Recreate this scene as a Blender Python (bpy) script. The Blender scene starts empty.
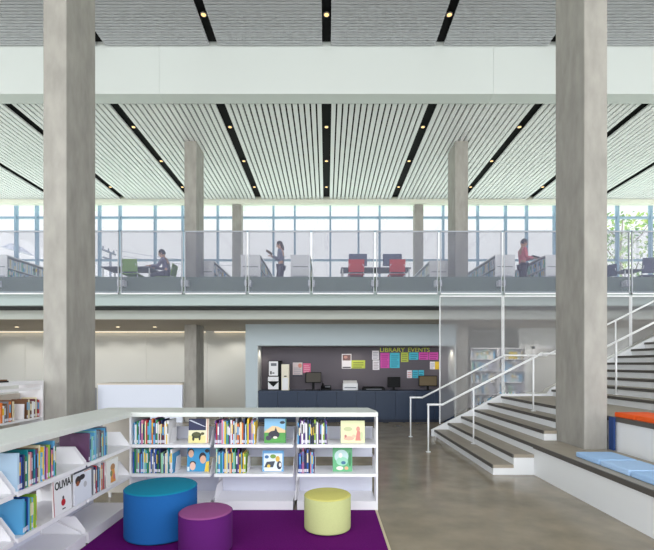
import bpy, bmesh, math, random
from mathutils import Vector, Matrix, Euler
random.seed(7)
S = bpy.context.scene
COL = S.collection
PI = math.pi
F = 436.0; CX = 326.5; HY = 364.0; EYE = 1.65
def pX(px, y): return (px - CX) / F * y
def pZ(py, y): return EYE + (HY - py) / F * y
ORD = ('first second third fourth fifth sixth seventh eighth ninth tenth eleventh twelfth thirteenth fourteenth fifteenth sixteenth '
       'seventeenth eighteenth nineteenth twentieth twenty-first twenty-second twenty-third twenty-fourth twenty-fifth twenty-sixth '
       'twenty-seventh twenty-eighth twenty-ninth thirtieth').split()

# ------------------------------------------------------------------ materials
def lin(c):
    return tuple(((v / 255) / 12.92 if v / 255 <= .04045 else ((v / 255 + .055) / 1.055) ** 2.4) for v in c) + (1,)
MATS = {}
def mat(name, rgb, rough=.5, metal=0, noise=0, scale=8, stretch=(1, 1, 1), emit=0, bump=0, spec=.5, rgb2=None):
    if name in MATS: return MATS[name]
    m = bpy.data.materials.new(name); m.use_nodes = True
    nt = m.node_tree; b = nt.nodes['Principled BSDF']
    b.inputs['Base Color'].default_value = lin(rgb)
    b.inputs['Roughness'].default_value = rough
    b.inputs['Metallic'].default_value = metal
    b.inputs['Specular IOR Level'].default_value = spec
    if emit:
        b.inputs['Emission Color'].default_value = lin(rgb); b.inputs['Emission Strength'].default_value = emit
    if noise or bump:
        tc = nt.nodes.new('ShaderNodeTexCoord'); mp = nt.nodes.new('ShaderNodeMapping')
        mp.inputs['Scale'].default_value = stretch
        n = nt.nodes.new('ShaderNodeTexNoise'); n.inputs['Scale'].default_value = scale; n.inputs['Detail'].default_value = 6
        nt.links.new(tc.outputs['Object'], mp.inputs[0]); nt.links.new(mp.outputs[0], n.inputs['Vector'])
        if noise:
            r = nt.nodes.new('ShaderNodeValToRGB')
            k = 1 - noise
            r.color_ramp.elements[0].position = .3; r.color_ramp.elements[1].position = .7
            c = lin(rgb); d = lin(rgb2) if rgb2 else tuple(v * k for v in c[:3]) + (1,)
            r.color_ramp.elements[0].color = d; r.color_ramp.elements[1].color = c
            nt.links.new(n.outputs['Fac'], r.inputs[0]); nt.links.new(r.outputs[0], b.inputs['Base Color'])
        if bump:
            bp = nt.nodes.new('ShaderNodeBump'); bp.inputs['Strength'].default_value = bump; bp.inputs['Distance'].default_value = .01
            nt.links.new(n.outputs['Fac'], bp.inputs['Height']); nt.links.new(bp.outputs[0], b.inputs['Normal'])
    MATS[name] = m
    return m
def clear_mat(name, rgb, cover, gloss=0, translucent=.5):
    m = bpy.data.materials.new(name); m.use_nodes = True
    nt = m.node_tree; nt.nodes.clear()
    o = nt.nodes.new('ShaderNodeOutputMaterial'); mx = nt.nodes.new('ShaderNodeMixShader')
    t = nt.nodes.new('ShaderNodeBsdfTransparent')
    d = nt.nodes.new('ShaderNodeBsdfGlossy' if gloss else 'ShaderNodeBsdfDiffuse')
    d.inputs[0].default_value = lin(rgb)
    if gloss: d.inputs['Roughness'].default_value = .02
    mx.inputs[0].default_value = cover
    src = d
    if not gloss and translucent:
        tr = nt.nodes.new('ShaderNodeBsdfTranslucent'); tr.inputs[0].default_value = lin(rgb)
        m2 = nt.nodes.new('ShaderNodeMixShader'); m2.inputs[0].default_value = translucent
        nt.links.new(d.outputs[0], m2.inputs[1]); nt.links.new(tr.outputs[0], m2.inputs[2]); src = m2
    nt.links.new(t.outputs[0], mx.inputs[1]); nt.links.new(src.outputs[0], mx.inputs[2]); nt.links.new(mx.outputs[0], o.inputs[0])
    MATS[name] = m
    return m
white = mat('white_paint', (236, 238, 240), .45)
white_steel = mat('white_powder_coat', (238, 240, 244), .35)
shelf_white = mat('shelf_white', (238, 237, 240), .38)
back_lav = mat('shelf_back', (214, 216, 230), .5)
top_lam = mat('worktop_laminate', (222, 226, 220), .35, noise=.06, scale=40)
concrete = mat('column_concrete', (168, 165, 158), .8, noise=.24, scale=3.6, stretch=(1.8, 1.8, .7), bump=.3)
floor_m = mat('polished_concrete', (164, 152, 131), .2, noise=.36, scale=2.2, spec=.5)
carpet_m = mat('purple_carpet', (104, 16, 110), .95, noise=.25, scale=120, bump=.3, spec=.1)
wall_white = mat('wall_white', (226, 230, 228), .6)
beam_white = mat('beam_white', (218, 225, 223), .6)
wall_beige = mat('wall_panel', (198, 199, 195), .6)
wall_blue = mat('wall_pale_blue', (180, 193, 199), .6)
slab_green = mat('slab_edge', (176, 190, 188), .6)
slab_gray = mat('slab_lower', (202, 208, 202), .6)
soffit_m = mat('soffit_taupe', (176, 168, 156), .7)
black_m = mat('ceiling_black', (16, 17, 20), .8, spec=.2)
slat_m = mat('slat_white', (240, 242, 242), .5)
slat_near = mat('slat_shaded', (188, 192, 196), .5)  # front slats greyed in their colour for the weaker light underneath
niche_m = mat('niche_plum', (96, 90, 98), .7)
navy = mat('navy_laminate', (26, 46, 72), .45)
navy_top = mat('navy_top', (34, 52, 78), .35)
tread_m = mat('tread_stone', (170, 160, 144), .45, noise=.12, scale=5)
nose_m = mat('nosing_dark', (86, 82, 78), .5)
rail_m = mat('rail_white', (240, 241, 242), .35)
frame_m = mat('mullion_blue_grey', (134, 160, 182), .45)
frame_sil = mat('guard_steel', (186, 190, 198), .4)
mesh_m = clear_mat('wire_mesh', (160, 163, 186), .25)
mesh_low = clear_mat('stair_mesh', (206, 206, 210), .36)
glass_m = clear_mat('window_glass', (255, 255, 255), .05, gloss=1)
dark_p = mat('black_plastic', (14, 15, 17), .6, spec=.2)
grey_p = mat('grey_plastic', (110, 114, 122), .5)
white_p = mat('white_plastic', (232, 233, 235), .4)
beige_p = mat('beige_plastic', (232, 226, 206), .45)
paper = mat('page_paper', (238, 234, 224), .8)
label_w = mat('spine_label', (222, 220, 232), .6)
blk = mat('ink_black', (14, 13, 16), .6)
lamp_warm = mat('lamp_warm', (255, 204, 134), .4, emit=1.5)
lamp_soffit = mat('lamp_soffit', (255, 232, 196), .4, emit=3)
lamp_soft = mat('lamp_strip', (255, 236, 204), .4, emit=2.2)

# ------------------------------------------------------------------ mesh builder
class MB:
    def __init__(s): s.v = []; s.f = []; s.mi = []; s.mats = []; s.smooth = []
    def m(s, mt):
        if mt not in s.mats: s.mats.append(mt)
        return s.mats.index(mt)
    def add(s, vs, fs, mt, smooth=False):
        o = len(s.v); s.v += [tuple(v) for v in vs]; k = s.m(mt)
        for f in fs: s.f.append([o + i for i in f]); s.mi.append(k); s.smooth.append(smooth)
    def box(s, x0, x1, y0, y1, z0, z1, mt, M=None):
        vs = [Vector((x, y, z)) for z in (z0, z1) for y in (y0, y1) for x in (x0, x1)]
        if M: vs = [M @ v for v in vs]
        s.add(vs, [(0, 2, 3, 1), (4, 5, 7, 6), (0, 1, 5, 4), (2, 6, 7, 3), (0, 4, 6, 2), (1, 3, 7, 5)], mt)
    def prism(s, pts, axis, a, b, mt, M=None):          # polygon extruded along an axis
        def P(u, v, w):
            return Vector((w, u, v)) if axis == 'x' else Vector((u, w, v)) if axis == 'y' else Vector((u, v, w))
        n = len(pts)
        vs = [P(u, v, a) for u, v in pts] + [P(u, v, b) for u, v in pts]
        if M: vs = [M @ v for v in vs]
        s.add(vs, [list(range(n))[::-1], list(range(n, 2 * n))] + [(i, (i + 1) % n, n + (i + 1) % n, n + i) for i in range(n)], mt)
    def tube(s, pts, r, mt, n=8, closed=False):
        pts = [Vector(p) for p in pts]; vs = []; fs = []
        for i, p in enumerate(pts):
            a = pts[max(i - 1, 0)]; b = pts[min(i + 1, len(pts) - 1)]
            t = (b - a).normalized()
            u = t.cross(Vector((0, 0, 1)))
            if u.length < 1e-3: u = Vector((1, 0, 0))
            u.normalize(); w = t.cross(u)
            rr = r[i] if isinstance(r, (list, tuple)) else r
            for k in range(n):
                an = 2 * PI * k / n; vs.append(p + u * (rr * math.cos(an)) + w * (rr * math.sin(an)))
        for i in range(len(pts) - 1):
            for k in range(n): fs.append((i * n + k, i * n + (k + 1) % n, (i + 1) * n + (k + 1) % n, (i + 1) * n + k))
        fs.append(list(range(n))[::-1]); L = (len(pts) - 1) * n; fs.append([L + k for k in range(n)])
        s.add(vs, fs, mt, True)
    def lathe(s, prof, mt, n=48, c=(0, 0, 0), smooth=True, mtf=None):
        vs = []; c = Vector(c)
        for r, z in prof:
            for k in range(n): vs.append(c + Vector((r * math.cos(2 * PI * k / n), r * math.sin(2 * PI * k / n), z)))
        for i in range(len(prof) - 1):
            s.add([], [], mt)
        fs = [(i * n + k, i * n + (k + 1) % n, (i + 1) * n + (k + 1) % n, (i + 1) * n + k) for i in range(len(prof) - 1) for k in range(n)]
        fs.append(list(range(n))[::-1]); L = (len(prof) - 1) * n; fs.append([L + k for k in range(n)])
        s.add(vs, fs, mt, smooth)
    def ball(s, c, r, mt, n=12, m=8, M=None):
        vs = []; c = Vector(c); r = Vector(r) if not isinstance(r, (int, float)) else Vector((r, r, r))
        for i in range(m + 1):
            th = PI * i / m
            for k in range(n):
                ph = 2 * PI * k / n
                v = Vector((math.sin(th) * math.cos(ph) * r.x, math.sin(th) * math.sin(ph) * r.y, math.cos(th) * r.z))
                vs.append(c + (M @ v if M else v))
        fs = [(i * n + k, (i + 1) * n + k, (i + 1) * n + (k + 1) % n, i * n + (k + 1) % n) for i in range(m) for k in range(n)]
        s.add(vs, fs, mt, True)
    def build(s, name, parent=None, loc=None, rz=0, bevel=0, seg=2):
        me = bpy.data.meshes.new(name); me.from_pydata(s.v, [], s.f)
        for mt in s.mats: me.materials.append(mt)
        for p, k, sm in zip(me.polygons, s.mi, s.smooth): p.material_index = k; p.use_smooth = sm
        me.update()
        o = bpy.data.objects.new(name, me); COL.objects.link(o)
        if parent: o.parent = parent
        if loc: o.location = loc
        if rz: o.rotation_euler.z = rz
        if bevel:
            b = o.modifiers.new('bevel', 'BEVEL'); b.width = bevel; b.segments = seg; b.limit_method = 'ANGLE'
        return o
def tag(o, label, cat, group=None, kind=None):
    o['label'] = label; o['category'] = cat
    if group: o['group'] = group
    if kind: o['kind'] = kind
    return o
def struct(o, label=None):
    o['kind'] = 'structure'
    if label: o['label'] = label
    return o
def empty(name, loc=(0, 0, 0), rz=0):
    o = bpy.data.objects.new(name, None); COL.objects.link(o); o.location = loc; o.rotation_euler.z = rz
    o.empty_display_size = .1
    return o
def copy_tree(o, parent=None):
    c = o.copy(); COL.objects.link(c)
    if parent: c.parent = parent
    for ch in list(o.children): copy_tree(ch, c)
    return c
def to_mesh(o):
    bpy.context.view_layer.update()
    me = bpy.data.meshes.new_from_object(o.evaluated_get(bpy.context.evaluated_depsgraph_get()))
    n = bpy.data.objects.new(o.name, me); COL.objects.link(n); n.parent = o.parent
    n.location = o.location; n.rotation_euler = o.rotation_euler; n.scale = o.scale
    nm = o.name; bpy.data.objects.remove(o); n.name = nm
    return n
def bx(*a, name, mt, parent=None, bevel=0):
    b = MB(); b.box(*a, mt); return b.build(name, parent, bevel=bevel)

# ------------------------------------------------------------------ key levels
XW = 14.5; SKYB = 3.1; SKYF = .345; GRD_FILL = (2.8, 3.15, 2.8)
BAL = 3.71; GY = 10.10; SLABY = 10.30
CEIL = 7.99; NCEIL = 8.99; STRIP = 2.60
WINY = 17.5
# ------------------------------------------------------------------ shell
struct(bx(-XW, XW, -5, WINY + .2, -.2, 0, name='floor', mt=floor_m))
def side_wall(nm, nw, x0, x1):  # unseen side glazing, added to let more light onto the ceilings
    b = MB(); b.box(x0, x1, -5, WINY + .2, 0, .6, wall_white); b.box(x0, x1, -5, WINY + .2, 8.0, 9.3, wall_white)
    b.box(x0, x1, 10.3, WINY + .2, .6, 3.8, wall_white)
    struct(b.build(nm))
    w = struct(empty(nw, ((x0 + x1) / 2, 0, .6)))
    b = MB()
    for k in range(16):
        y = -5 + k * 1.5; b.box(-.05, .05, y, y + .07, 0 if y < 10.2 else 3.2, 7.4, frame_m)
    b.box(-.05, .05, -5, 10.3, 3.0, 3.08, frame_m)
    b.build('window_frame', w)
    b = MB(); b.box(-.006, .006, -5, 10.3, 0, 7.4, glass_m); b.box(-.006, .006, 10.3, WINY, 3.2, 7.4, glass_m); b.build('pane', w)
side_wall('wall_left', 'added_window_left', -XW - .2, -XW)
side_wall('wall_right', 'added_window_right', XW, XW + .2)
# far ceiling with slats running away from the eye
def ceiling(name, y0, y1, h, along_y, joints, slat_mt, pitch, gap, depth):
    c = struct(bx(-XW, XW, y0, y1, h + .10, h + .25, name=name, mt=black_m))
    n = 6
    for k in range(-n, n):
        xa = k * STRIP + .1; xb = (k + 1) * STRIP - .1
        if xb < -XW or xa > XW: continue
        b = MB()
        ys = [y0] + joints + [y1]
        if along_y:
            m = round((xb - xa) / pitch)
            for i in range(m):
                u = xa + (xb - xa) * (i + .5) / m; w = (xb - xa) / m - gap
                for ya, yb in zip(ys[:-1], ys[1:]): b.box(u - w / 2, u + w / 2, ya + .008, yb - .008, h, h + depth, slat_mt)
        else:
            m = int((y1 - y0) / pitch)
            for i in range(m):
                v = y0 + (i + .5) * (y1 - y0) / m; w = (y1 - y0) / m - gap
                b.box(xa, xb, v - w / 2, v + w / 2, h, h + depth, slat_mt)
        b.build('slat_panel', c)
    return c
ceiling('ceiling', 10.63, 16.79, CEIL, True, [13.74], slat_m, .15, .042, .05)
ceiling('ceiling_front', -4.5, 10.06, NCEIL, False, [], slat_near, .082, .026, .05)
b = MB()
for x0, x1 in ((-XW, -11.61), (-11.605, -3.865), (-3.86, 3.86), (3.865, 11.605), (11.61, XW)):
    b.box(x0, x1, 10.09, 10.47, 7.90, 9.35, beam_white)
struct(b.build('beam'), 'white beam band between the two slatted ceilings')
struct(bx(-XW, XW, 10.475, 10.62, 8.02, 8.3, name='trim_1', mt=black_m))
struct(bx(-XW, XW, 16.8, 17.0, 7.83, 8.4, name='trim_2', mt=mat('head_cream', (236, 238, 222), .6)))
# columns
def column(x0, x1, y0, y1, z0, z1, label):
    o = bx(x0, x1, y0, y1, z0, z1, name='column', mt=concrete, bevel=.012)
    return struct(o, label)
column(-3.96, -3.633, 6.09, 6.857, 0, NCEIL + .02, 'tall bare concrete column behind the low bookshelves')
column(3.60, 3.925, 6.09, 6.857, 0, NCEIL + .02, 'tall bare concrete column standing on the stepped seating')
column(-4.045, -3.70, 12.4, 13.15, 0, CEIL + .02, 'concrete column rising past the balcony beside the white desk')
column(3.66, 4.03, 12.4, 13.15, 0, CEIL + .02, 'concrete column rising past the balcony behind the stairs')
column(-3.66, -3.30, 16.9, 17.25, BAL, 8.1, 'slim concrete column by the windows, nearer the standing reader')
column(3.42, 3.76, 16.9, 17.25, BAL, 8.1, 'slim concrete column by the windows, nearer the red chairs')
# balcony
b = MB()
b.box(-XW, XW, SLABY, WINY, 3.03, 3.37, slab_green)
b.box(-XW, XW, SLABY, WINY, 3.37, BAL, mat('slab_floor_edge', (124, 138, 126), .7))
b.box(-XW, XW, 11.03, 14.85, 2.79, 3.02, slab_gray)
struct(b.build('balcony_slab'), 'balcony slab with pale stepped edge')
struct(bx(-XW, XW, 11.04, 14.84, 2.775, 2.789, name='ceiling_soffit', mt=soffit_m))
struct(bx(-XW, XW, 10.45, 11.02, 3.005, 3.029, name='trim_3', mt=mat('shadow_gap', (60, 66, 70), .7)))
b = MB()
for i in range(-7, 8):
    b.box(i * 2.07 + .08, i * 2.07 + 2.145, 14.86, 15.0, 0, 2.774, wall_beige)
struct(b.build('wall_back'))
# window wall
mull = [-62, -27, -4, 16.8, 37.4, 72.4, 100, 120.5, 155.5, 183, 218, 239, 273.6, 294.9, 330.3, 358.4, 379.5, 414.5, 442.9, 463.9, 477.4,
        505.2, 526.2, 554, 589, 616.8, 650, 678, 714]
w = struct(empty('window_1', (0, WINY, BAL)))
b = MB()
for px in mull:
    x = pX(px, WINY); b.box(x - .035, x + .035, -.11, .06, .0, 4.4, frame_m)
for py, t in ((217.8, .04), (231.3, .02), (260.3, .035)):
    z = pZ(py, WINY) - BAL; b.box(-XW, XW, -.05, .06, z - t, z + t, frame_m)
b.box(-XW, XW, -.06, .06, 0, .1, frame_m)
b.build('window_frame', w)
b = MB(); b.box(-XW, XW, .0, .012, .1, 4.4, glass_m); b.build('pane', w)
struct(bx(-XW, XW, WINY + .1, 18.35, 8.08, 8.3, name='trim_4', mt=mat('eave_pale', (220, 232, 222), .7)))

# block with the niche
b = MB()
NX0, NX1, NY, NB, NH = -1.95, 3.62, 12.3, 12.97, 2.17
b.box(-2.285, NX0, NY, 14.85, 0, 2.774, wall_blue)
b.box(NX0, 3.655, NY, 14.85, NH, 2.774, wall_blue)
b.box(NX0, 3.655, NB, 14.85, 0, NH, niche_m)
b.box(NX1, 3.655, NY + .005, NB, 0, NH, wall_white)
b.box(NX0, NX0 + .012, NY + .02, NB, 0, NH, wall_white)
struct(b.build('wall_centre'), 'pale blue-grey wall block with the plum event niche')
# wall right of the stair bookcase with a door
struct(bx(6.0, 9.5, 13.6, 14.85, 0, 2.774, name='wall_right_back', mt=wall_white))
d = struct(empty('door_1', (6.9, 13.6, 0)))
b = MB(); b.box(-.5, -.42, -.05, -.002, 0, 2.2, white_p); b.box(.42, .5, -.05, -.002, 0, 2.2, white_p); b.box(-.5, .5, -.05, -.002, 2.12, 2.2, white_p); b.build('door_frame', d)
b = MB(); b.box(-.42, .42, -.03, -.002, 0, 2.12, wall_beige); b.build('door_leaf', d)
b = MB(); b.tube([(.3, -.06, 1.0), (.38, -.06, 1.0), (.38, -.03, 1.0)], .012, grey_p); b.build('door_handle', d)

# carpet
b = MB(); b.box(-2.172, .545, 1.0, 4.895, .001, .012, carpet_m)
cp = b.build('carpet'); tag(cp, 'purple carpet on the concrete floor in the shelf corner', 'carpet')
b = MB(); b.box(.546, .57, 1.0, 4.89, .001, .013, mat('carpet_edge', (206, 192, 160), .5)); b.build('edge_strip', cp)

# ------------------------------------------------------------------ ceiling downlights
def downlight(x, y, z, label, group, r=.05, mt=lamp_warm):
    t = empty('downlight', (x, y, z)); tag(t, label, 'ceiling light', group)
    b = MB(); b.lathe([(r, -.0), (r * 1.35, -.0), (r * 1.35, -.012), (r, -.012)], mat('trim_metal', (150, 146, 138), .4), 20); b.build('trim_ring', t)
    b = MB(); b.lathe([(r * .98, -.011), (r * .9, -.016), (r * .3, -.02)], mt, 20); b.build('bulb', t)
    return t
names = {-3: 'leftmost', -2: 'second', -1: 'third', 0: 'central', 1: 'fifth', 2: 'sixth', 3: 'rightmost'}
for k in range(-3, 4):
    for yy, nm in ((11.75, 'front'), (13.72, 'middle'), (15.73, 'back')):
        if abs(k * STRIP / yy * F) > 325: continue
        if k == -3 and nm == 'front' or k == 3 and nm == 'front': continue
        strip = {-3: 'leftmost black strip', -2: 'second black strip from the left', -1: 'third black strip from the left', 0: 'central black strip',
                 1: 'third black strip from the right', 2: 'second black strip from the right', 3: 'rightmost black strip'}[k]
        downlight(k * STRIP, yy, CEIL + .055, f'{nm} downlight in the {strip} of the white ceiling', 'downlights in the far ceiling', .044)
for k in range(-1, 2):
    downlight(k * STRIP, 9.22, NCEIL + .055, f"glowing downlight in the {('left','central','right')[k+1]} black strip of the grey-shaded front ceiling", 'downlights in the front ceiling', .05)
# cover strips: the dark backing closes the strips; soffit downlights
for px, nm in ((16.8, 'nearest the far left bookcase'), (117.8, 'above the left half of the white desk'), (154.8, 'above the right half of the white desk')):
    y = 13.1
    t = downlight(pX(px, y), y, 2.775, f'small round soffit downlight under the balcony {nm}', 'soffit downlights', .055, lamp_soffit)
def spot(x, y, z, e, size, tx, ty, tz, col=(1, .9, .74), blend=.6, name='lamp'):
    l = bpy.data.lights.new(name, 'SPOT'); l.energy = e; l.spot_size = math.radians(size); l.spot_blend = blend; l.color = col; l.shadow_soft_size = .05
    o = bpy.data.objects.new(name, l); COL.objects.link(o); o.location = (x, y, z)
    o.rotation_euler = (Vector((tx, ty, tz)) - Vector((x, y, z))).to_track_quat('-Z', 'Y').to_euler()
    return o
for x in (-10.4, -9.3, -8.2, -7.2, -6.28, -5.18, -4.3, -3.2, -2.8):
    spot(x, 13.9, 2.73, 26, 95, x, 14.9, .9, (1, .95, .86))
for x in (5.0, 6.4, 8.0): spot(x, 12.6, 2.73, 30, 110, x, 13.2, .6, (1, .95, .86))
for x in (NX0 + .18, NX1 - .18):
    spot(x, 12.6, 2.14, 9, 110, x + (-.25 if x < 0 else .25), 12.65, 1.0)
spot(.8, 12.5, 2.14, 7, 150, .8, 12.7, 0)
t = empty('cove_light', (-9.4, 14.78, 2.74)); tag(t, 'long warm cove light along the panelled wall left of the column', 'light')
b = MB(); b.box(-5, 5.3, -.03, .03, 0, .03, white_p); b.build('housing', t)
b = MB(); b.box(-5, 5.3, -.025, .025, -.008, -.001, lamp_soft); b.build('diffuser', t)
t = empty('cove_light', (-3.05, 14.78, 2.74)); tag(t, 'short linear wall light right of the column, beside the pale block', 'light')
b = MB(); b.box(-.75, .55, -.03, .03, 0, .03, white_p); b.build('housing', t)
b = MB(); b.box(-.75, .55, -.025, .025, -.008, -.001, lamp_soft); b.build('diffuser', t)

# ------------------------------------------------------------------ balcony guard panels
post = lambda k: -.352 + 1.478 * k
gb, gt = 3.265, 4.73
gi = 0
for k in range(-7, 6):
    x0, x1 = post(k) + .025, post(k + 1) - .025
    gi += 1
    t = empty('guard_panel', (0, GY, gb))
    tag(t, f'wire mesh balcony guard panel, {ORD[gi-1]} from the left along the balcony edge', 'railing', 'balcony guard panels')
    h = gt - gb
    b = MB(); b.box(x0, x1, -.004, -.0, .02, h - .01, mesh_m)
    b.build('mesh_infill', t)
    b = MB()
    b.box(x0, x0 + .016, -.02, .02, 0, h, frame_sil); b.box(x1 - .016, x1, -.02, .02, 0, h, frame_sil)
    b.box(x0, x1, -.02, .02, 0, .03, rail_m); b.box(x0, x1, -.02, .02, h - .022, h, frame_sil)
    b.build('frame', t)
    b = MB(); b.box(x0 + .001, x0 + .05, .02, SLABY - GY - .002, .2, .34, white_p); b.box(x1 - .05, x1 - .001, .02, SLABY - GY - .002, .2, .34, white_p)
    b.build('bracket', t)

# ------------------------------------------------------------------ stairs and tiers
RI = .153; SY0, SY1 = 6.49, 9.95
def SX(i): return 2.48 + .304 * (i - 1) if i <= 6 else 5.15 + .303 * (i - 7)
NSTEP = 17
st = empty('staircase', (2.48, SY0, 0)); tag(st, 'wide white stairs with stone treads rising past the right concrete column', 'stairs')
ox, oy = 2.48, SY0
def rects(i, xa, xb):
    """tread footprint of step i, cut around the column and the near ends"""
    y0 = SY0 if i <= 3 or i >= 7 else 6.8
    if i == 6: y0 = SY0
    out = []
    cx0, cx1, cy1 = 3.59, 3.935, 6.87
    if xb <= cx0 or xa >= cx1: return [(xa, xb, y0, SY1)]
    if xa < cx0: out.append((xa, cx0, y0, SY1))
    a = max(xa, cx0); e = min(xb, cx1)
    out.append((a, e, cy1, SY1))
    if xb > cx1: out.append((cx1, xb, y0, SY1))
    return out
b = MB()
for i in range(1, NSTEP + 1):
    xa, xb = SX(i), SX(i + 1) if i < NSTEP else SX(i) + .4
    for r in rects(i, xa, xb): b.box(r[0] - ox, r[1] - ox, r[2] - oy, r[3] - oy, 0, i * RI - .05, white)
# ground under step 3 level near the column
b.box(3.088 - ox + .304, 3.59 - ox, SY0 - oy, 6.8 - oy, 0, 3 * RI - .05, white)
b.build('stair_body', st)
for i in range(1, NSTEP + 1):
    xa, xb = SX(i) - .022, (SX(i + 1) if i < NSTEP else SX(i) + .4) - .003
    b = MB()
    rr = rects(i, xa, xb)
    for q, r in enumerate(rr):
        y0 = r[2] - (.012 if r[2] < 6.85 else 0)
        nose = .02 if q == 0 else 0
        if nose: b.box(r[0] - ox, r[0] + nose - ox, y0 - oy, r[3] - oy, i * RI - .048, i * RI, nose_m)
        b.box(r[0] + nose - ox, r[1] - ox, y0 - oy, r[3] - oy, i * RI - .048, i * RI, tread_m)
    if i == 3: b.box(3.392 - ox, 3.59 - ox, SY0 - oy, 6.787 - oy, i * RI - .048, i * RI, tread_m)
    b.build('tread', st)
def nose_line(X):
    if X < 4.0: return min(RI * 1 + (X - 2.48) * .503, .935)
    if X < 5.06: return .935
    return 1.02 + (X - 5.06) * .505
pts = [(2.40 - ox, 0)] + [(X - ox, nose_line(X) + .035) for X in (2.40, 3.2, 4.02, 5.05, 5.12, 7, 8.5)] + [(8.5 - ox, 0)]
b = MB(); b.prism(pts, 'y', SY1 + .005 - oy, SY1 + .06 - oy, white); b.build('stringer', st)
# seating tiers
def tier(x0, x1, h, y0, y1, label, cut=None):
    t = empty('seating_tier', (x0, y0, 0)); tag(t, label, 'seating step', 'stepped seating tiers')
    b = MB(); b.box(0, x1 - x0, 0, y1 - y0, 0, h - .062, white); b.build('riser', t)
    b = MB(); b.box(-.022, 0, 0, y1 - y0, h - .06, h, nose_m); b.box(0, x1 - x0 - .03, 0, y1 - y0, h - .06, h, tread_m); b.build('seat_board', t)
    return t
t1 = tier(3.088, 3.985, 3 * RI, 2.2, 6.08, 'lower white seating tier with stone top under the blue cushions')
tier(3.99, 5.14, 6 * RI, 2.2, 6.46, 'upper white seating tier with stone top under the orange cushions')
b = MB(); b.box(0, 3.59 - 3.088, 3.882, 4.285, 0, 3 * RI - .062, white)
b.build('end_riser', t1)
b = MB(); b.box(-.022, 0, 3.881, 4.275, 3 * RI - .06, 3 * RI, nose_m); b.box(0, .502, 3.881, 4.275, 3 * RI - .06, 3 * RI, tread_m); b.build('end_board', t1)
b = MB(); b.box(3.936, 3.964, 5.98, 6.078, 3 * RI + .005, 6 * RI, mat('deep_blue', (30, 62, 120), .6)); tag(b.build('edge_pad'), 'narrow dark blue edge pad between the column and the upper seating tier', 'pad')
# baseboard trim line of the tiers
# cushions
def cushion(x, y0, y1, z, dx, mt, label, group):
    b = MB(); b.box(x, x + dx, y0, y1, z + .002, z + .066, mt); o = b.build('seat_cushion', bevel=.014, seg=3); tag(o, label, 'cushion', group); return o
cb = mat('cushion_blue', (166, 202, 242), .8, noise=.04, scale=60); cb2 = mat('cushion_blue_pale', (178, 210, 246), .8, noise=.04, scale=60)
co = mat('cushion_orange', (240, 92, 20), .8, noise=.04, scale=60)
for i, (a, e, l) in enumerate(((5.13, 5.60, 'light blue seat cushion closest to the column base'), (4.62, 5.10, 'light blue seat cushion in the middle of the blue row'),
                               (4.11, 4.59, 'light blue seat cushion furthest from the column, cut by the picture edge'))):
    cushion(3.20, a, e, 3 * RI, .46, (cb, cb2, cb)[i], l, 'blue seat cushions')
for a, e, l in ((5.66, 6.06, 'orange seat cushion nearest the column on the upper tier'), (5.23, 5.64, 'orange seat cushion second from the column on the upper tier')):
    cushion(4.0, a, e, 6 * RI, .46, co, l, 'orange seat cushions')

# handrails
def rail(y, label, posts, end):
    t = empty('handrail', (1.90, y, 0)); tag(t, label, 'handrail', 'white stair handrails')
    L = [(1.90, .89), (2.17, .89), (4.02, 1.845), (4.98, 1.845), (end, 1.845 + (end - 4.98) * .505)]
    b = MB()
    for (xa, za), (xb, zb) in zip(L[:-1], L[1:]):
        b.tube([(xa - 1.9, 0, za), (xb - 1.9, 0, zb)], .021, rail_m, 10)
    for xa, za in L: b.ball((xa - 1.9, 0, za), .0215, rail_m)
    b.build('rail', t)
    for x, z0 in posts:
        zt = L[-1][1]
        for (xa, za), (xb, zb) in zip(L[:-1], L[1:]):
            if xa <= x <= xb: zt = za + (zb - za) * (x - xa) / (xb - xa)
        b = MB(); b.tube([(x - 1.9, 0, z0 + .002), (x - 1.9, 0, zt)], .016, rail_m, 10)
        b.lathe([(.045, 0), (.045, .012), (.02, .016)], rail_m, 16, (x - 1.9, 0, z0 + .002)); b.build('post', t)
    return t
rail(8.16, 'white tube handrail down the middle of the stairs', [(1.905, 0), (2.752, RI), (3.87, 5 * RI), (5.42, 7 * RI), (7.2, 13 * RI)], 8.2)
rail(9.88, 'white tube handrail along the far mesh side of the stairs', [(1.905, 0), (6.55, 11 * RI)], 8.4)
# stair mesh screens
def screen(xa, xb, label):
    t = empty('mesh_screen', (xa, GY, 0)); tag(t, label, 'screen', 'stair mesh screens')
    top = 3.235
    n = 8
    xs = [xa + .02 + (xb - xa - .04) * i / n for i in range(n + 1)]
    xs = sorted(set(xs + [q for q in (4.0, 5.06) if xa < q < xb]))
    low = [(x - xa, nose_line(x) + .06) for x in xs]
    pts = low + [(xs[-1] - xa, top - .02), (xs[0] - xa, top - .02)]
    b = MB(); b.add([(u, 0, v) for u, v in pts], [list(range(len(pts)))], mesh_low); b.build('mesh_infill', t)
    b = MB()
    for x in (xs[0], xs[-1]): b.box(x - xa - .009, x - xa + .009, -.02, .02, nose_line(x) + .045, top, rail_m)
    b.box(xs[0] - xa, xs[-1] - xa, -.02, .02, top - .03, top, rail_m)
    b.build('frame', t)
    return t
for k, l in ((2, 'white wire mesh screen at the foot of the stairs, under the balcony'), (3, 'white wire mesh screen beside the stair landing'),
             (4, 'white wire mesh screen partly behind the right concrete column'), (5, 'white wire mesh screen at the upper flight near the picture edge')):
    screen(post(k), post(k + 1), l)

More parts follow.
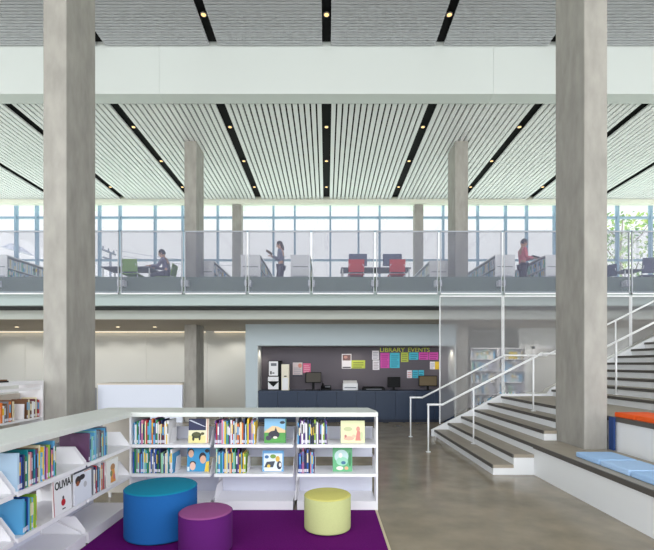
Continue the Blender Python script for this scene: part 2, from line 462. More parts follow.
# ------------------------------------------------------------------ books
PAL = [('teal', (22, 128, 138)), ('navy blue', (30, 46, 98)), ('sky blue', (92, 168, 214)), ('royal blue', (34, 84, 172)), ('red', (186, 40, 44)),
       ('maroon', (104, 32, 52)), ('white', (232, 232, 234)), ('cream', (228, 216, 180)), ('green', (46, 130, 76)), ('lime green', (140, 182, 60)),
       ('yellow', (232, 196, 54)), ('orange', (222, 118, 44)), ('black', (28, 28, 34)), ('grey', (128, 132, 142)), ('purple', (98, 54, 128)),
       ('pink', (214, 128, 158)), ('brown', (120, 84, 58)), ('pale blue', (176, 204, 226)), ('mint', (150, 206, 184))]
PD = dict(PAL)
def cmat(n): return mat('book_' + n.replace(' ', '_'), PD[n], .45)
def book_mb(t, h, d, cm, lab=True, x=0, stripe=None):
    """spine at y=0 facing -y, thickness along x from 0, standing on z=0"""
    b = MB(); c = min(.003, t * .16)
    b.box(0, c, 0, d, 0, h, cm); b.box(t - c, t, 0, d, 0, h, cm); b.box(c, t - c, 0, c, 0, h, cm)
    b.box(c, t - c, c, d - .004, .003, h - .004, paper)
    if lab: b.box(t * .08, t * .92, -.0008, 0, .014, .046, label_w)
    if stripe: b.box(t * .1, t * .9, -.0007, 0, h * .45, h * .85, stripe)
    return b
BOOKS = 0
FAR = MB()
def row(origin, rz, length, desc, group, hr=(.2, .285), dr=(.19, .25), tr=(.010, .027), names=None, cat='book', step=None, lab=True, maxh=None, order='left', stuff=False):
    """books side by side along local +x, spines towards local -y"""
    global BOOKS
    M = Matrix.Translation(origin) @ Matrix.Rotation(rz, 4, 'Z')
    u = 0; i = 0; prev = None
    while True:
        t = random.uniform(*tr)
        if u + t > length or i >= (60 if stuff else 30): break
        n = random.choice(names or [p[0] for p in PAL])
        while n == prev: n = random.choice(names or [p[0] for p in PAL])
        prev = n
        h = random.uniform(*hr); d = random.uniform(*dr)
        st2 = cmat(random.choice(['white', 'yellow', 'black', 'cream', 'sky blue'])) if random.random() < .55 else None
        bb = book_mb(t, h, d, cmat(n), lab and random.random() < .55, stripe=st2)
        if stuff:
            Q = M @ Matrix.Translation((u, random.uniform(0, .012), .0012)); o0 = len(FAR.v); FAR.v += [tuple(Q @ Vector(v)) for v in bb.v]
            for f, k in zip(bb.f, bb.mi): FAR.f.append([o0 + q for q in f]); FAR.mi.append(FAR.m(bb.mats[k])); FAR.smooth.append(False)
            u += t + .0012; i += 1
            continue
        o = bb.build('book')
        o.location = M @ Vector((u, random.uniform(0, .012), .0012)); o.rotation_euler.z = rz
        size = 'thin' if t < .016 else 'thick' if t > .022 else 'medium'
        tall = 'tall' if h > (hr[0] * .35 + hr[1] * .65) else ('short' if h < (hr[0] * .65 + hr[1] * .35) else '')
        tag(o, ' '.join(f'{tall or size} {n} book, {ORD[min(i, 29)]} from the {order} {desc}'.split()), cat, group)
        BOOKS += 1
        u += t + .0012; i += 1
    return u
def art(parent, name, w, h, items, y=-.0005, x0=0, z0=0):
    """flat printed picture on a cover: items in 0..1 cover coordinates"""
    b = MB(); k = 0
    for it in items:
        k += 1; yy = y - k * .0005
        m_ = mat('print_%d_%d_%d' % it[1], it[1], .5)
        if it[0] == 'r':
            _, _, a, c, e, g = it; pts = [(a, c), (e, c), (e, g), (a, g)]
        elif it[0] == 'e':
            _, _, cx, cy, rx, ry = it; pts = [(cx + rx * math.cos(2 * PI * q / 16), cy + ry * math.sin(2 * PI * q / 16)) for q in range(16)]
        else: pts = it[2]
        b.add([(x0 + u * w, yy, z0 + v * h) for u, v in pts], [list(range(len(pts)))], m_)
    return b.build(name, parent)
def faceout(loc, rz, w, h, base, label, items, t=.012, tilt=.1, group='books shown cover out'):
    """cover towards local -y, leaning back"""
    b = MB(); c = .003
    cm = mat('cover_%d_%d_%d' % base, base, .45)
    b.box(-w / 2, w / 2, 0, c, 0, h, cm); b.box(-w / 2, w / 2, t - c, t, 0, h, cm); b.box(-w / 2, -w / 2 + c, c, t - c, 0, h, cm)
    b.box(-w / 2 + c, w / 2 - .004, c, t - c, .003, h - .003, paper)
    o = b.build('picture_book', None, loc); o.rotation_euler = (-tilt, 0, rz)
    tag(o, label, 'book', group)
    if items: art(o, 'cover_picture', w, h, items, x0=-w / 2)
    return o
def bookend(loc, rz, d, h, label):
    b = MB(); b.prism([(0, 0), (d, 0), (d, h), (d * .28, h)], 'x', 0, .003, shelf_white)
    b.box(0, .03, 0.02, d * .9, 0, .0015, shelf_white)
    o = b.build('bookend', None, loc, rz); tag(o, label, 'bookend', 'white steel bookends')
    return o

# ------------------------------------------------------------------ low shelving (back run)
BY = 4.90; BD = .55; TOP = 1.105
BX0, BX1 = -2.22, .579
SH = (.744, .415, .106)
def low_unit(L, nb, name_label, inner_left_open=False, ends=(True, True)):
    """local: bays along +x, front at y=0, depth along +y"""
    t = empty('low_bookshelf'); tag(t, name_label, 'bookshelf', 'low white bookshelves')
    bay = L / nb
    if True:
        b = MB(); b.prism([(0, 0), (L, 0), (L, .2), (L - (.06 if ends[1] else 0), BD), (0, BD)], 'z', TOP - .05, TOP, top_lam); b.build('top', t, bevel=.004)
    for e, x in ((ends[0], 0), (ends[1], L - .02)):
        if e:
            b = MB(); b.box(x, x + .02, .01, BD - (.35 if x > 1 else .01), 0, TOP - .051, shelf_white); b.build('end_panel', t)
    for i in range(nb):
        xa, xb = i * bay + .023, (i + 1) * bay - .023
        for h in SH[:2]:
            b = MB(); b.box(xa, xb, .0, .40, h - .022, h, shelf_white); b.box(xa, xb, 0, .012, h - .034, h - .022, shelf_white)
            b.build('shelf', t)
            for q in (0, 1):                       # end brackets of each shelf
                x = xa - .003 if q == 0 else xb
                b = MB(); b.prism([(.02, h - .03), (.40, h - .03), (.40, h + .15), (.12, h + .15), (.02, h + .02)], 'x', x, x + .003, shelf_white)
                b.build('shelf_bracket', t)
        b = MB(); b.box(xa, xb, 0, .45, .009, SH[2], shelf_white); b.box(xa, xb, .012, .45, 0, .008, blk); b.build('base_shelf', t)
        b = MB(); h = SH[2]; b.prism([(.03, h + .001), (.40, h + .001), (.40, h + .15), (.12, h + .15), (.03, h + .03)], 'x', xa + .001, xa + .004, shelf_white)
        b.build('shelf_bracket', t)
        b = MB(); b.box(xa, xb, .415, .43, .52, .89, back_lav); b.build('back_panel', t)
        b = MB(); b.box(xa, xb, .415, .43, SH[2], .40, back_lav); b.build('back_panel', t)
    for i in range(1, nb):
        x = i * bay
        b = MB(); b.box(x - .018, x + .018, .405, .45, 0, TOP - .051, shelf_white)
        b.prism([(.405, .10), (.405, .36), (.37, .36), (.35, .25), (.06, .12), (.06, .1)], 'x', x - .01, x + .01, shelf_white)
        b.build('upright', t)
    return t
back = low_unit(BX1 - BX0, 3, 'long low white bookshelf behind the ottomans, facing the room')
back.location = (BX0, BY, 0)
LX = -2.18
left = low_unit(3.64, 4, 'low white bookshelf running towards the camera on the left', ends=(True, False))
# local +x -> +Y, local +y -> -X : rotation +90
LY0 = 1.24
left.location = (LX, LY0, 0); left.rotation_euler.z = PI / 2
# corner top that joins both runs
b = MB(); b.box(LX - BD, BX0 - .002, LY0 + 3.645, BY + BD, TOP - .05, TOP, top_lam)
o = b.build('corner_top'); tag(o, 'pale square corner top joining the two low white bookshelves', 'shelf top')
b = MB(); b.box(0, .02, 0, .02, 0, TOP - .051, shelf_white)
for x, y in ((LX - BD + .03, BY + BD - .05), (-2.29, BY + BD - .05)):
    q = MB(); q.box(x, x + .03, y, y + .03, 0, TOP - .051, shelf_white); q.build('leg', o)
q = MB(); q.box(LX - BD + .03, -2.26, BY + .36, BY + .38, .1, TOP - .06, mat('corner_panel', (206, 200, 190), .6)); q.build('back_panel', o)

YB = BY + .02
def xx(px): return pX(px, YB)
cool = ['teal', 'navy blue', 'sky blue', 'royal blue', 'white', 'green', 'mint', 'grey', 'pale blue', 'cream', 'purple', 'black', 'lime green']
warm = ['red', 'navy blue', 'sky blue', 'white', 'grey', 'maroon', 'orange', 'cream', 'purple', 'pale blue', 'green', 'pink', 'yellow']
G = 'picture books on the low shelves'
rows = [(133.5, 168.8, 0, warm, 'in the upper row beside the turtle book'), (133, 180.5, 1, cool, 'in the lower row behind the blue ottoman'),
        (215, 255.5, 0, warm, 'in the upper row of the middle bay'), (216, 247, 1, cool + ['orange', 'yellow', 'brown'], 'in the lower row of the middle bay'),
        (297.5, 327, 0, ['yellow', 'navy blue', 'white', 'lime green', 'sky blue', 'black', 'purple', 'grey'], 'in the upper row above the yellow ottoman'),
        (298, 315, 1, ['navy blue', 'sky blue', 'teal', 'purple', 'pink', 'royal blue', 'black'], 'in the lower row above the yellow ottoman')]
for a, e, s_, nm, desc in rows:
    x0 = xx(a); L = xx(e) - x0
    u = row(Vector((x0, YB, SH[s_])), 0, L, desc, G, (.215, .288), (.2, .26), (.008, .020), nm)
    bookend((x0 + u + .012, YB + .03, SH[s_] + .0012), 0, .2, .17, 'white steel bookend at the end of the ' + ('upper' if s_ == 0 else 'lower') + ' books ' + desc.split(' ', 4)[-1])
def fo(px0, px1, py0, s_, base, label, items):
    w = xx(px1) - xx(px0); y = BY + .1
    h = pZ(py0, y) - SH[s_]
    h = min(.285, h)
    faceout(((xx(px0) + xx(px1)) / 2, y, SH[s_] + .002), 0, w, h, base, label, items)
SKIN = (224, 178, 150)
fo(186, 206.5, 419, 0, (232, 226, 190), 'picture book with a turtle under a night sky on its cover',
   [('r', (34, 40, 78), 0, .52, .86, 1), ('p', (200, 206, 220), [(0, .92), (.8, .66), (.86, .66), (.1, .95)]), ('r', (226, 216, 150), 0, 0, .86, .3), ('r', (238, 226, 206), .86, 0, 1, 1),
    ('p', (196, 90, 70), [(.93, 0), (.96, 0), (.96, 1), (.93, 1)]),
    ('e', (62, 70, 44), .4, .32, .24, .13), ('e', (84, 84, 50), .4, .35, .17, .09), ('e', (90, 84, 52), .7, .38, .09, .06), ('e', (52, 54, 40), .25, .18, .06, .1), ('e', (52, 54, 40), .56, .2, .05, .1)])
fo(184.6, 207, 448, 1, (54, 148, 196), 'bright blue picture book with three faces on its cover',
   [('r', (54, 150, 200), 0, 0, 1, 1), ('e', (38, 34, 44), .16, .8, .15, .16), ('e', SKIN, .17, .74, .12, .16), ('e', (38, 34, 44), .7, .6, .16, .2), ('e', SKIN, .72, .5, .14, .17),
    ('e', (60, 44, 40), .26, .34, .14, .1), ('e', (236, 196, 176), .26, .22, .13, .17), ('p', (240, 206, 70), [(.8, 0), (1, 0), (1, .44), (.86, .4)]), ('e', (40, 34, 40), .9, .86, .1, .08),
    ('r', (214, 232, 240), .02, .02, .12, .2)])
fo(263.2, 285.5, 419, 0, (150, 190, 206), 'picture book with a dark creature on green grass on its cover',
   [('r', (132, 186, 220), 0, .6, 1, 1), ('p', (226, 196, 150), [(0, .45), (.35, .7), (.6, .68), (1, .5), (1, .4), (0, .38)]), ('r', (78, 152, 70), 0, 0, 1, .42), ('e', (44, 44, 58), .44, .34, .26, .16),
    ('p', (40, 42, 56), [(.42, .4), (.62, .4), (.52, .66)]), ('e', (58, 60, 76), .2, .2, .14, .1), ('e', (40, 52, 62), .82, .84, .12, .06), ('e', (232, 224, 208), .5, .22, .1, .05), ('r', (46, 104, 62), .96, 0, 1, 1)])
fo(261.3, 282.8, 451, 1, (96, 152, 200), 'blue picture book with small busy patches on its cover',
   [('r', (104, 166, 214), 0, .0, 1, 1), ('r', (220, 230, 236), .06, .1, .94, .86), ('p', (56, 66, 82), [(.08, .2), (.5, .2), (.6, .5), (.2, .46)]), ('e', (120, 158, 70), .5, .72, .14, .1), ('e', (220, 176, 70), .72, .6, .1, .14),
    ('e', (48, 58, 76), .8, .3, .12, .2), ('e', (226, 220, 214), .84, .32, .06, .1), ('e', (230, 200, 90), .3, .26, .08, .08), ('e', (60, 110, 160), .2, .7, .1, .08), ('r', (238, 238, 238), .1, .02, .9, .1)])
fo(341, 365.5, 421, 0, (222, 222, 178), 'pale yellow picture book with a pink figure on its cover',
   [('r', (220, 224, 178), 0, 0, 1, 1), ('e', (212, 146, 130), .72, .62, .08, .12), ('p', (206, 128, 118), [(.6, .1), (.86, .1), (.8, .52), (.68, .54)]), ('e', (226, 172, 150), .34, .2, .22, .1), ('e', (190, 196, 150), .3, .62, .18, .1),
    ('e', (232, 186, 160), .54, .3, .08, .08), ('e', (180, 110, 110), .2, .3, .05, .07), ('e', (196, 206, 160), .86, .3, .06, .2)])
fo(332.8, 352.7, 447.6, 1, (92, 170, 118), 'green picture book with a pale round scene on its cover',
   [('r', (96, 172, 122), 0, 0, 1, 1), ('e', (186, 214, 214), .45, .62, .36, .28), ('e', (150, 206, 180), .48, .42, .3, .18), ('e', (232, 232, 224), .4, .66, .1, .1), ('e', (60, 112, 150), .55, .36, .12, .07), ('e', (226, 226, 210), .36, .14, .18, .08),
    ('e', (216, 170, 130), .7, .14, .1, .07), ('e', (56, 130, 84), .88, .5, .08, .3)])

# left run books (spines towards +X, near cover towards the camera)
XS = LX - .012
def lrow(px0, px1, s_, names_, desc, x=None, hr=(.215, .285), dr=(.17, .22)):
    xs = XS if x is None else x
    y0 = xs * F / (px0 - CX); y1 = xs * F / (px1 - CX)
    row(Vector((xs, y0, SH[s_])), PI / 2, y1 - y0, desc, G, hr, dr, (.008, .02), names_, order='front')
    return y0, y1
mixl = ['pale blue', 'pink', 'cream', 'sky blue', 'green', 'royal blue', 'yellow', 'white', 'navy blue', 'grey', 'purple', 'lime green', 'teal', 'orange', 'brown']
# purple bound volume first
def single(px, s_, n, h, d, t, label):
    y = XS * F / (px - CX)
    o = book_mb(t, h, d, cmat(n)).build('book'); o.location = (XS, y - t - .003, SH[s_] + .0012); o.rotation_euler.z = PI / 2; tag(o, label, 'book', G)
cm_p = mat('book_plum', (92, 58, 92), .5); PD['plum'] = (92, 58, 92)
single(90, 0, 'plum', .265, .27, .02, 'large plum book facing the camera, upper left shelf beside the white bracket')
lrow(90, 108.5, 0, ['navy blue', 'royal blue', 'teal', 'mint', 'sky blue', 'cream', 'brown', 'white', 'grey'], 'in the upper row behind the plum book')
single(19.7, 0, 'pale blue', .27, .24, .02, 'pale blue book facing the camera on the upper shelf at the left edge')
lrow(19.7, 57.5, 0, mixl, 'in the upper row at the left edge')
single(25, 1, 'sky blue', .255, .23, .02, 'sky blue book facing the camera on the lower shelf at the left edge')
lrow(25, 39, 1, ['teal', 'lime green', 'yellow', 'navy blue', 'cream', 'royal blue', 'sky blue'], 'in the lower row at the left edge')
lrow(93.8, 105.2, 1, ['orange', 'black', 'teal', 'navy blue', 'white', 'sky blue', 'grey', 'red'], 'in the lower row behind the dog-eared white cover'.replace('dog-eared ', ''))
# cover-out books on the lower left shelf, facing the camera
o = faceout((LX - .004, 3.62, SH[1] + .002), PI / 2, .25, .283, (236, 234, 236), 'white picture book with big black title lettering, lower left shelf', [('r', (238, 238, 240), 0, 0, 1, 1), ('e', (190, 40, 44), .52, .30, .12, .1), ('r', (40, 36, 40), .44, .1, .62, .13), ('e', (60, 56, 60), .52, .44, .05, .05), ('p', (178, 40, 44), [(0, 0), (.03, 0), (.03, 1), (0, 1)])], tilt=.05)
fc = bpy.data.curves.new('title_lettering', 'FONT'); fc.body = 'OLIVIA'; fc.size = .088; fc.offset = .0018; fc.align_x = 'CENTER'; fc.extrude = .0004
fc.materials.append(blk)
fo_ = bpy.data.objects.new('title_lettering', fc); COL.objects.link(fo_); fo_.parent = o; fo_.location = (0, -.0042, .2); fo_.rotation_euler = (PI / 2, 0, 0)
fo_.location = (.005, -.0042, .208); fo_.scale = (.8, 1.0, 1); fo_ = to_mesh(fo_)
o = faceout((LX - .003, 3.915, SH[1] + .002), PI / 2, .27, .268, (228, 230, 238), 'white picture book with a dark brown-and-black animal on its cover',
        [('r', (226, 230, 240), 0, 0, 1, 1), ('e', (60, 44, 40), .2, .78, .16, .14), ('e', (150, 84, 50), .18, .68, .1, .08), ('e', (40, 36, 40), .42, .84, .18, .09), ('p', (210, 110, 60), [(.55, .98), (1, .98), (1, 1), (.55, 1)]), ('e', (190, 190, 196), .6, .56, .1, .1)], tilt=.012)
faceout((LX - .006, 4.463, SH[1] + .002), PI / 2, .235, .262, (226, 226, 222), 'white picture book with a yellow-orange figure, near the shelf corner',
        [('r', (232, 232, 228), 0, 0, 1, 1), ('e', (178, 130, 84), .5, .68, .2, .14), ('p', (222, 150, 66), [(.28, .1), (.74, .1), (.64, .6), (.36, .6)]), ('e', (120, 132, 84), .36, .46, .1, .12), ('e', (206, 120, 110), .6, .3, .1, .12)], tilt=.02)

# far left bookcase
fx = -3.92
t = empty('bookcase', (fx, 4.35, 0), PI / 2); tag(t, 'tall-backed white bookcase at the left edge, behind the low left shelf', 'bookcase')
L = 1.69
b = MB(); b.box(0, L, 0, .33, 1.38, 1.42, shelf_white); b.build('top', t)
b = MB(); b.box(0, L, .02, .04, 1.30, 1.335, shelf_white); b.build('rail', t)
for h in (.93, .55, .15):
    b = MB(); b.box(.021, L - .021, 0, .31, h - .025, h, shelf_white); b.build('shelf', t)
for x in (0, L - .02):
    b = MB(); b.box(x, x + .02, 0, .33, 0, 1.379, shelf_white); b.build('end_panel', t)
b = MB(); b.box(.021, L - .021, .315, .33, .05, 1.25, mat('case_back', (206, 198, 186), .6)); b.build('back_panel', t)
G2 = 'books in the far left bookcase'
row(Vector((fx - .01, 5.18, .93)), PI / 2, .34, 'on the left edge bookcase shelf', G2, (.2, .27), (.18, .23), (.018, .034), ['orange', 'brown', 'green', 'cream', 'white', 'grey'], order='front')
row(Vector((fx - .01, 5.72, .93)), PI / 2, .27, 'on the bookcase beside the left column', G2, (.2, .27), (.18, .23), (.018, .034), ['white', 'red', 'black', 'brown', 'maroon', 'cream'], order='front')
row(Vector((fx - .01, 4.9, .55)), PI / 2, .6, 'on the bookcase shelf below', G2, (.2, .27), (.18, .23), (.018, .034), ['teal', 'navy blue', 'black', 'sky blue', 'white', 'green'], order='front')
faceout((fx - .1, 5.64, .931), 0, .2, .2, (230, 226, 230), 'white book standing cover out on the bookcase near the left column', [('r', (236, 232, 236), 0, 0, 1, 1)], tilt=.03)
b = MB(); b.box(0, .22, 0, .16, 0, .02, blk); b.box(.01, .21, .01, .15, .02, .035, cmat('brown')); o = b.build('book', None, (fx - .28, 5.3, 1.4212)); tag(o, 'dark closed book lying on top of the far left bookcase', 'book')

# ------------------------------------------------------------------ ottomans
def ottoman(x, y, r, h, mt_side, mt_top, label):
    t = empty('ottoman', (x, y, .0125)); tag(t, label, 'ottoman', 'round ottomans')
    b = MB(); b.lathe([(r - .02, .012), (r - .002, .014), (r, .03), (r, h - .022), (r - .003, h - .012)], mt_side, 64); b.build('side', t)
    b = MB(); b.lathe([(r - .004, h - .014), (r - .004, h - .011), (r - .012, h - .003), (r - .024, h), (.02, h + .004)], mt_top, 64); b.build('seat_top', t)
    b = MB(); b.lathe([(r - .03, 0), (r - .022, .011)], mat('ottoman_base', (26, 26, 30), .7), 48); b.build('base', t)
    b = MB(); n = 48
    b.tube([((r - .001) * math.cos(2 * PI * k / n), (r - .001) * math.sin(2 * PI * k / n), h - .015) for k in range(n + 1)], .0035, mt_side, 6); b.build('piping', t)
    return t
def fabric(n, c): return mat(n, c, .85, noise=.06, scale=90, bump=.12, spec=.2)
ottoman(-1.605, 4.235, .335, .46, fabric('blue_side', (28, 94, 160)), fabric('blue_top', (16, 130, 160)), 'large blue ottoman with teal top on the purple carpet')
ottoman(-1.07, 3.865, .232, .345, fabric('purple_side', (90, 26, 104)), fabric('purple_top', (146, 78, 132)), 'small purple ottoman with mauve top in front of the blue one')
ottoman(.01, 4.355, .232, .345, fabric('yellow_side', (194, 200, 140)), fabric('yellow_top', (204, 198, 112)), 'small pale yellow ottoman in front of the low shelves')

# ------------------------------------------------------------------ niche counter
n = 10; cw = (NX1 - NX0 - .02) / n
for i in range(n):
    x = NX0 + .014 + i * cw
    t = empty('base_cabinet', (x, NY + .02, 0)); tag(t, f'navy base cabinet, {ORD[i]} from the left under the event board', 'cabinet', 'navy base cabinets')
    b = MB(); b.box(.002, cw - .002, .02, .6, .08, .86, navy); b.box(.002, cw - .002, .06, .6, 0, .08, mat('toe_kick', (24, 34, 54), .6)); b.build('body', t)
    b = MB(); b.box(.004, cw - .004, 0, .019, .085, .855, navy); b.build('door', t)
b = MB(); b.box(NX0 + .014, NX1 - .005, NY + .005, NB - .005, .862, .894, navy_top); tag(b.build('worktop'), 'long navy worktop along the base cabinets in the niche', 'worktop')
CT = .8945
PY = NB - .004
def poster(a, e, y0, y1, col, label, extra=None):
    x0, x1 = pX(a, PY), pX(e, PY); z1, z0 = pZ(y0, PY), pZ(y1, PY)
    m_ = mat('paper_%d_%d_%d' % col, col, .7)
    b = MB(); b.box(0, x1 - x0, -.002, 0, 0, z1 - z0, m_); o = b.build('poster', None, (x0, PY, z0)); tag(o, label, 'poster', 'papers pinned in the event niche')
    if extra: art(o, 'printed_picture', x1 - x0, z1 - z0, extra, y=-.0022)
    return o
W_ = (236, 232, 236)
lines = lambda c, rows_, a=.12, e=.88, lo=.1, hi=.9: [('r', c, a, lo + (hi - lo) * k / rows_, e - (.12 if k % 3 == 0 else 0), lo + (hi - lo) * k / rows_ + .45 * (hi - lo) / rows_) for k in range(rows_)]
MG, CY, YG = (214, 82, 176), (76, 190, 212), (190, 202, 84)
poster(292.8, 302.4, 362.5, 376.5, (226, 212, 212), 'pale pinkish flyer on the wall above the left monitor', [('r', (70, 70, 84), 0, 0, 1, .12), ('e', (226, 150, 130), .75, .78, .2, .16)] + lines((190, 180, 190), 4, lo=.2, hi=.7))
poster(303, 310.7, 363.3, 373, (226, 108, 146), 'small pink flyer beside the pale pinkish flyer', lines((240, 170, 190), 4))
poster(341.8, 351.4, 353.9, 368.6, W_, 'white flyer with a dark photo, left of the green notice', [('r', (116, 84, 84), .08, .55, .92, .94), ('r', (60, 56, 66), .08, .04, .92, .12), ('e', (190, 140, 130), .4, .78, .2, .1)])
poster(351.4, 365.1, 360.3, 368.4, YG, 'yellow-green notice beside the white flyer with a photo', lines((120, 130, 50), 3))
poster(372.1, 379, 350.6, 359.8, W_, 'white sheet nearest the first letter of the event title', lines((170, 168, 180), 5))
poster(372.7, 379.4, 360.3, 369.9, W_, 'white sheet directly below the other white sheet', lines((180, 168, 176), 5))
poster(380.4, 389.4, 352.8, 368, MG, 'large magenta poster beside the two white sheets', lines((170, 44, 130), 6))
poster(389.9, 399.6, 352.8, 368, CY, 'large cyan poster right of the large magenta poster', lines((40, 140, 166), 6))
poster(401, 408.4, 352.4, 362, YG, 'yellow-green flyer right of the large cyan poster', lines((130, 142, 56), 4))
poster(409.2, 418.3, 352.4, 359.8, CY, 'wide cyan flyer under the event title', lines((40, 140, 166), 3))
poster(418.9, 428.4, 352.2, 359.8, MG, 'wide magenta flyer beside the wide cyan flyer', lines((170, 44, 130), 3))
poster(429, 438.2, 352.2, 359.8, MG, 'wide magenta flyer at the right end of the top row', lines((170, 44, 130), 3))
poster(429.9, 439, 361.6, 369.3, W_, 'half white, half yellow flyer below the right magenta flyer', [('r', (226, 190, 50), .55, 0, 1, 1)] + lines((190, 190, 200), 3, .06, .5))
poster(407, 411.9, 370.2, 378.1, W_, 'small white leaflet, left of two small cyan leaflets', lines((220, 150, 150), 3))
poster(412.5, 418, 370.2, 378.1, CY, 'small cyan leaflet in the middle of the lowest row', lines((40, 140, 166), 3))
poster(418.5, 423.9, 370.2, 375.6, CY, 'shorter small cyan leaflet above the right monitor', lines((40, 140, 166), 2))
def text(body, name, size, loc, m_, label=None, cat='sign', width=None, ext=.004):
    c = bpy.data.curves.new(name, 'FONT'); c.body = body; c.size = size; c.extrude = ext; c.materials.append(m_)
    o = bpy.data.objects.new(name, c); COL.objects.link(o); o.location = loc; o.rotation_euler = (PI / 2, 0, 0)
    bpy.context.view_layer.update()
    if width: o.scale.x = width / o.dimensions.x
    o = to_mesh(o)
    if label: tag(o, label, cat)
    return o
lime = mat('lime_letters', (226, 234, 84), .6)
text('LIBRARY', 'sign_lettering', .178, (pX(379.6, PY), PY - .006, pZ(351.9, PY)), lime, 'yellow-green word LIBRARY above the white sheets and magenta poster', width=pX(404.3, PY) - pX(379.6, PY))
text('EVENTS', 'sign_lettering', .178, (pX(407.6, PY), PY - .006, pZ(351.9, PY)), lime, 'yellow-green word EVENTS above the wide cyan and magenta flyers', width=pX(429, PY) - pX(407.6, PY))
text('•• ••• ••', 'notice_lettering', .07, (pX(352, PY), PY - .004, pZ(360.0, PY)), lime, 'tiny yellow-green lettering above the green notice', width=.38) if False else None

def monitor(x, y, z, w, h, label, screen=(22, 24, 28), rz=0, stand=.1, group='monitors on the niche counter', body=dark_p):
    t = empty('monitor', (x, y, z), rz); tag(t, label, 'monitor', group)
    b = MB(); b.box(-w / 2, w / 2, 0, .035, stand, stand + h, body); b.build('casing', t, bevel=.006)
    b = MB(); b.box(-w / 2 + .02, w / 2 - .02, -.002, -.0002, stand + .025, stand + h - .02, mat('screen_%d_%d_%d' % screen, screen, .55, spec=.2)); b.build('screen', t)
    b = MB(); b.box(-.035, .035, .036, .06, .012, stand + h * .4, body); b.lathe([(.11, 0), (.11, .008), (.05, .012)], body, 24, (0, .04, 0)); b.build('stand', t)
    return t
mx = lambda px: pX(px, 12.6)
monitor(mx(313.5), 12.58, CT, .46, .31, 'dark monitor with a dim brown-grey screen under the pink flyer', (84, 80, 74), .12, .23 - .02)
monitor(mx(394), 12.6, CT, .37, .30, 'small black monitor in the middle of the niche counter', (16, 17, 20), 0, .08)
monitor(mx(428), 12.6, CT, .53, .31, 'wide black monitor with a brownish screen, right end of counter', (112, 98, 74), -.1, .11)
def keyboard(x, y, label, w=.4):
    b = MB(); b.prism([(0, 0), (.15, 0), (.15, .028), (0, .014)], 'x', -w / 2, w / 2, dark_p)
    for r_ in range(4):
        for c_ in range(12): b.box(-w / 2 + .012 + c_ * (w - .024) / 12, -w / 2 + .006 + (c_ + 1) * (w - .024) / 12, .012 + r_ * .033, .038 + r_ * .033, .018, .03, grey_p if r_ == 3 else dark_p)
    o = b.build('keyboard', None, (x, y, CT + .001)); tag(o, label, 'keyboard', 'keyboards on the niche counter'); return o
keyboard(mx(313), 12.33, 'black keyboard in front of the left monitor', .42)
# phone
t = empty('desk_phone', (mx(326), 12.55, CT)); tag(t, 'black desk phone right of the left monitor', 'phone')
b = MB(); b.prism([(0, 0), (.2, 0), (.2, .09), (0, .03)], 'x', -.1, .1, dark_p); b.build('body', t)
b = MB(); b.tube([(-.06, .02, .07), (-.065, .06, .1), (-.065, .15, .13), (-.06, .19, .12)], [.022, .016, .016, .022], dark_p); b.build('handset', t)
b = MB(); b.box(-.02, .08, .05, .15, .056, .08, grey_p); b.build('keypad', t)
t.scale = (1.5, 1.3, 1.4)
# printer
t = empty('printer', (mx(350.3), 12.55, CT)); tag(t, 'white box printer in the middle left of the counter', 'printer')
b = MB(); b.box(-.215, .215, 0, .3, 0, .2, white_p); b.build('casing', t, bevel=.012)
b = MB(); b.box(-.17, .17, -.004, -.0005, .06, .09, grey_p); b.build('paper_slot', t)
b = MB(); b.prism([(.02, .201), (.28, .201), (.28, .27), (.2, .25)], 'x', -.2, .2, white_p); b.build('lid', t)
# flat scanner
t = empty('scanner', (mx(373.5), 12.48, CT)); tag(t, 'flat black scanner between the printer and the small monitor', 'scanner')
b = MB(); b.box(-.32, .32, 0, .32, 0, .07, dark_p); b.build('casing', t, bevel=.015)
b = MB(); b.box(-.29, .29, .02, .3, .071, .10, dark_p); b.build('lid', t, bevel=.01)
b = MB(); b.box(-.22, .22, -.004, -.0005, .02, .045, grey_p); b.build('button_bar', t)
# stacked machines at left
t = empty('computer_tower', (mx(274.3), 12.5, CT)); tag(t, 'low black and white machine with an angled front, under the upright box', 'machine')
b = MB(); b.box(-.19, .19, .03, .36, 0, .4, dark_p); b.build('casing', t, bevel=.01)
b = MB(); b.box(-.17, .13, .0, .029, .26, .39, white_p); b.prism([(-.17, .03), (-.17, .24), (-.02, .1), (.13, .24), (.13, .03)], 'y', .0, .029, white_p); b.build('front_panel', t)
b = MB(); b.lathe([(.045, 0), (.045, .01), (.01, .012)], white_p, 20); q = b.build('dial', t, (-.02, .0, .3)); q.rotation_euler.x = PI / 2
t = empty('dispenser', (mx(274.8), 12.5, CT + .401)); tag(t, 'black upright box with a white front, on top of the low machine', 'machine')
b = MB(); b.box(-.18, .2, .03, .34, 0, .45, dark_p); b.build('casing', t, bevel=.01)
b = MB(); b.box(-.16, .1, .01, .029, .02, .43, white_p); b.build('front_panel', t)
b = MB(); b.box(-.12, -.08, 0, .009, .06, .15, dark_p); b.box(-.06, .0, 0, .009, .08, .11, dark_p); b.build('button', t)
b = MB(); b.box(-.1, .06, 0, .009, .3, .38, grey_p); b.build('display', t)
t = empty('computer_tower', (mx(285.5), 12.5, CT)); tag(t, 'tall cream and white box beside the black stacked machines', 'machine')
b = MB(); b.box(-.11, .11, 0, .3, 0, .75, beige_p); b.build('casing', t, bevel=.008)
b = MB(); b.box(-.08, .08, -.006, -.0005, .02, .36, white_p); b.build('front_panel', t)
b = MB(); b.box(-.03, .04, -.008, -.0065 + .006, .39, .42, dark_p); b.build('slot', t)

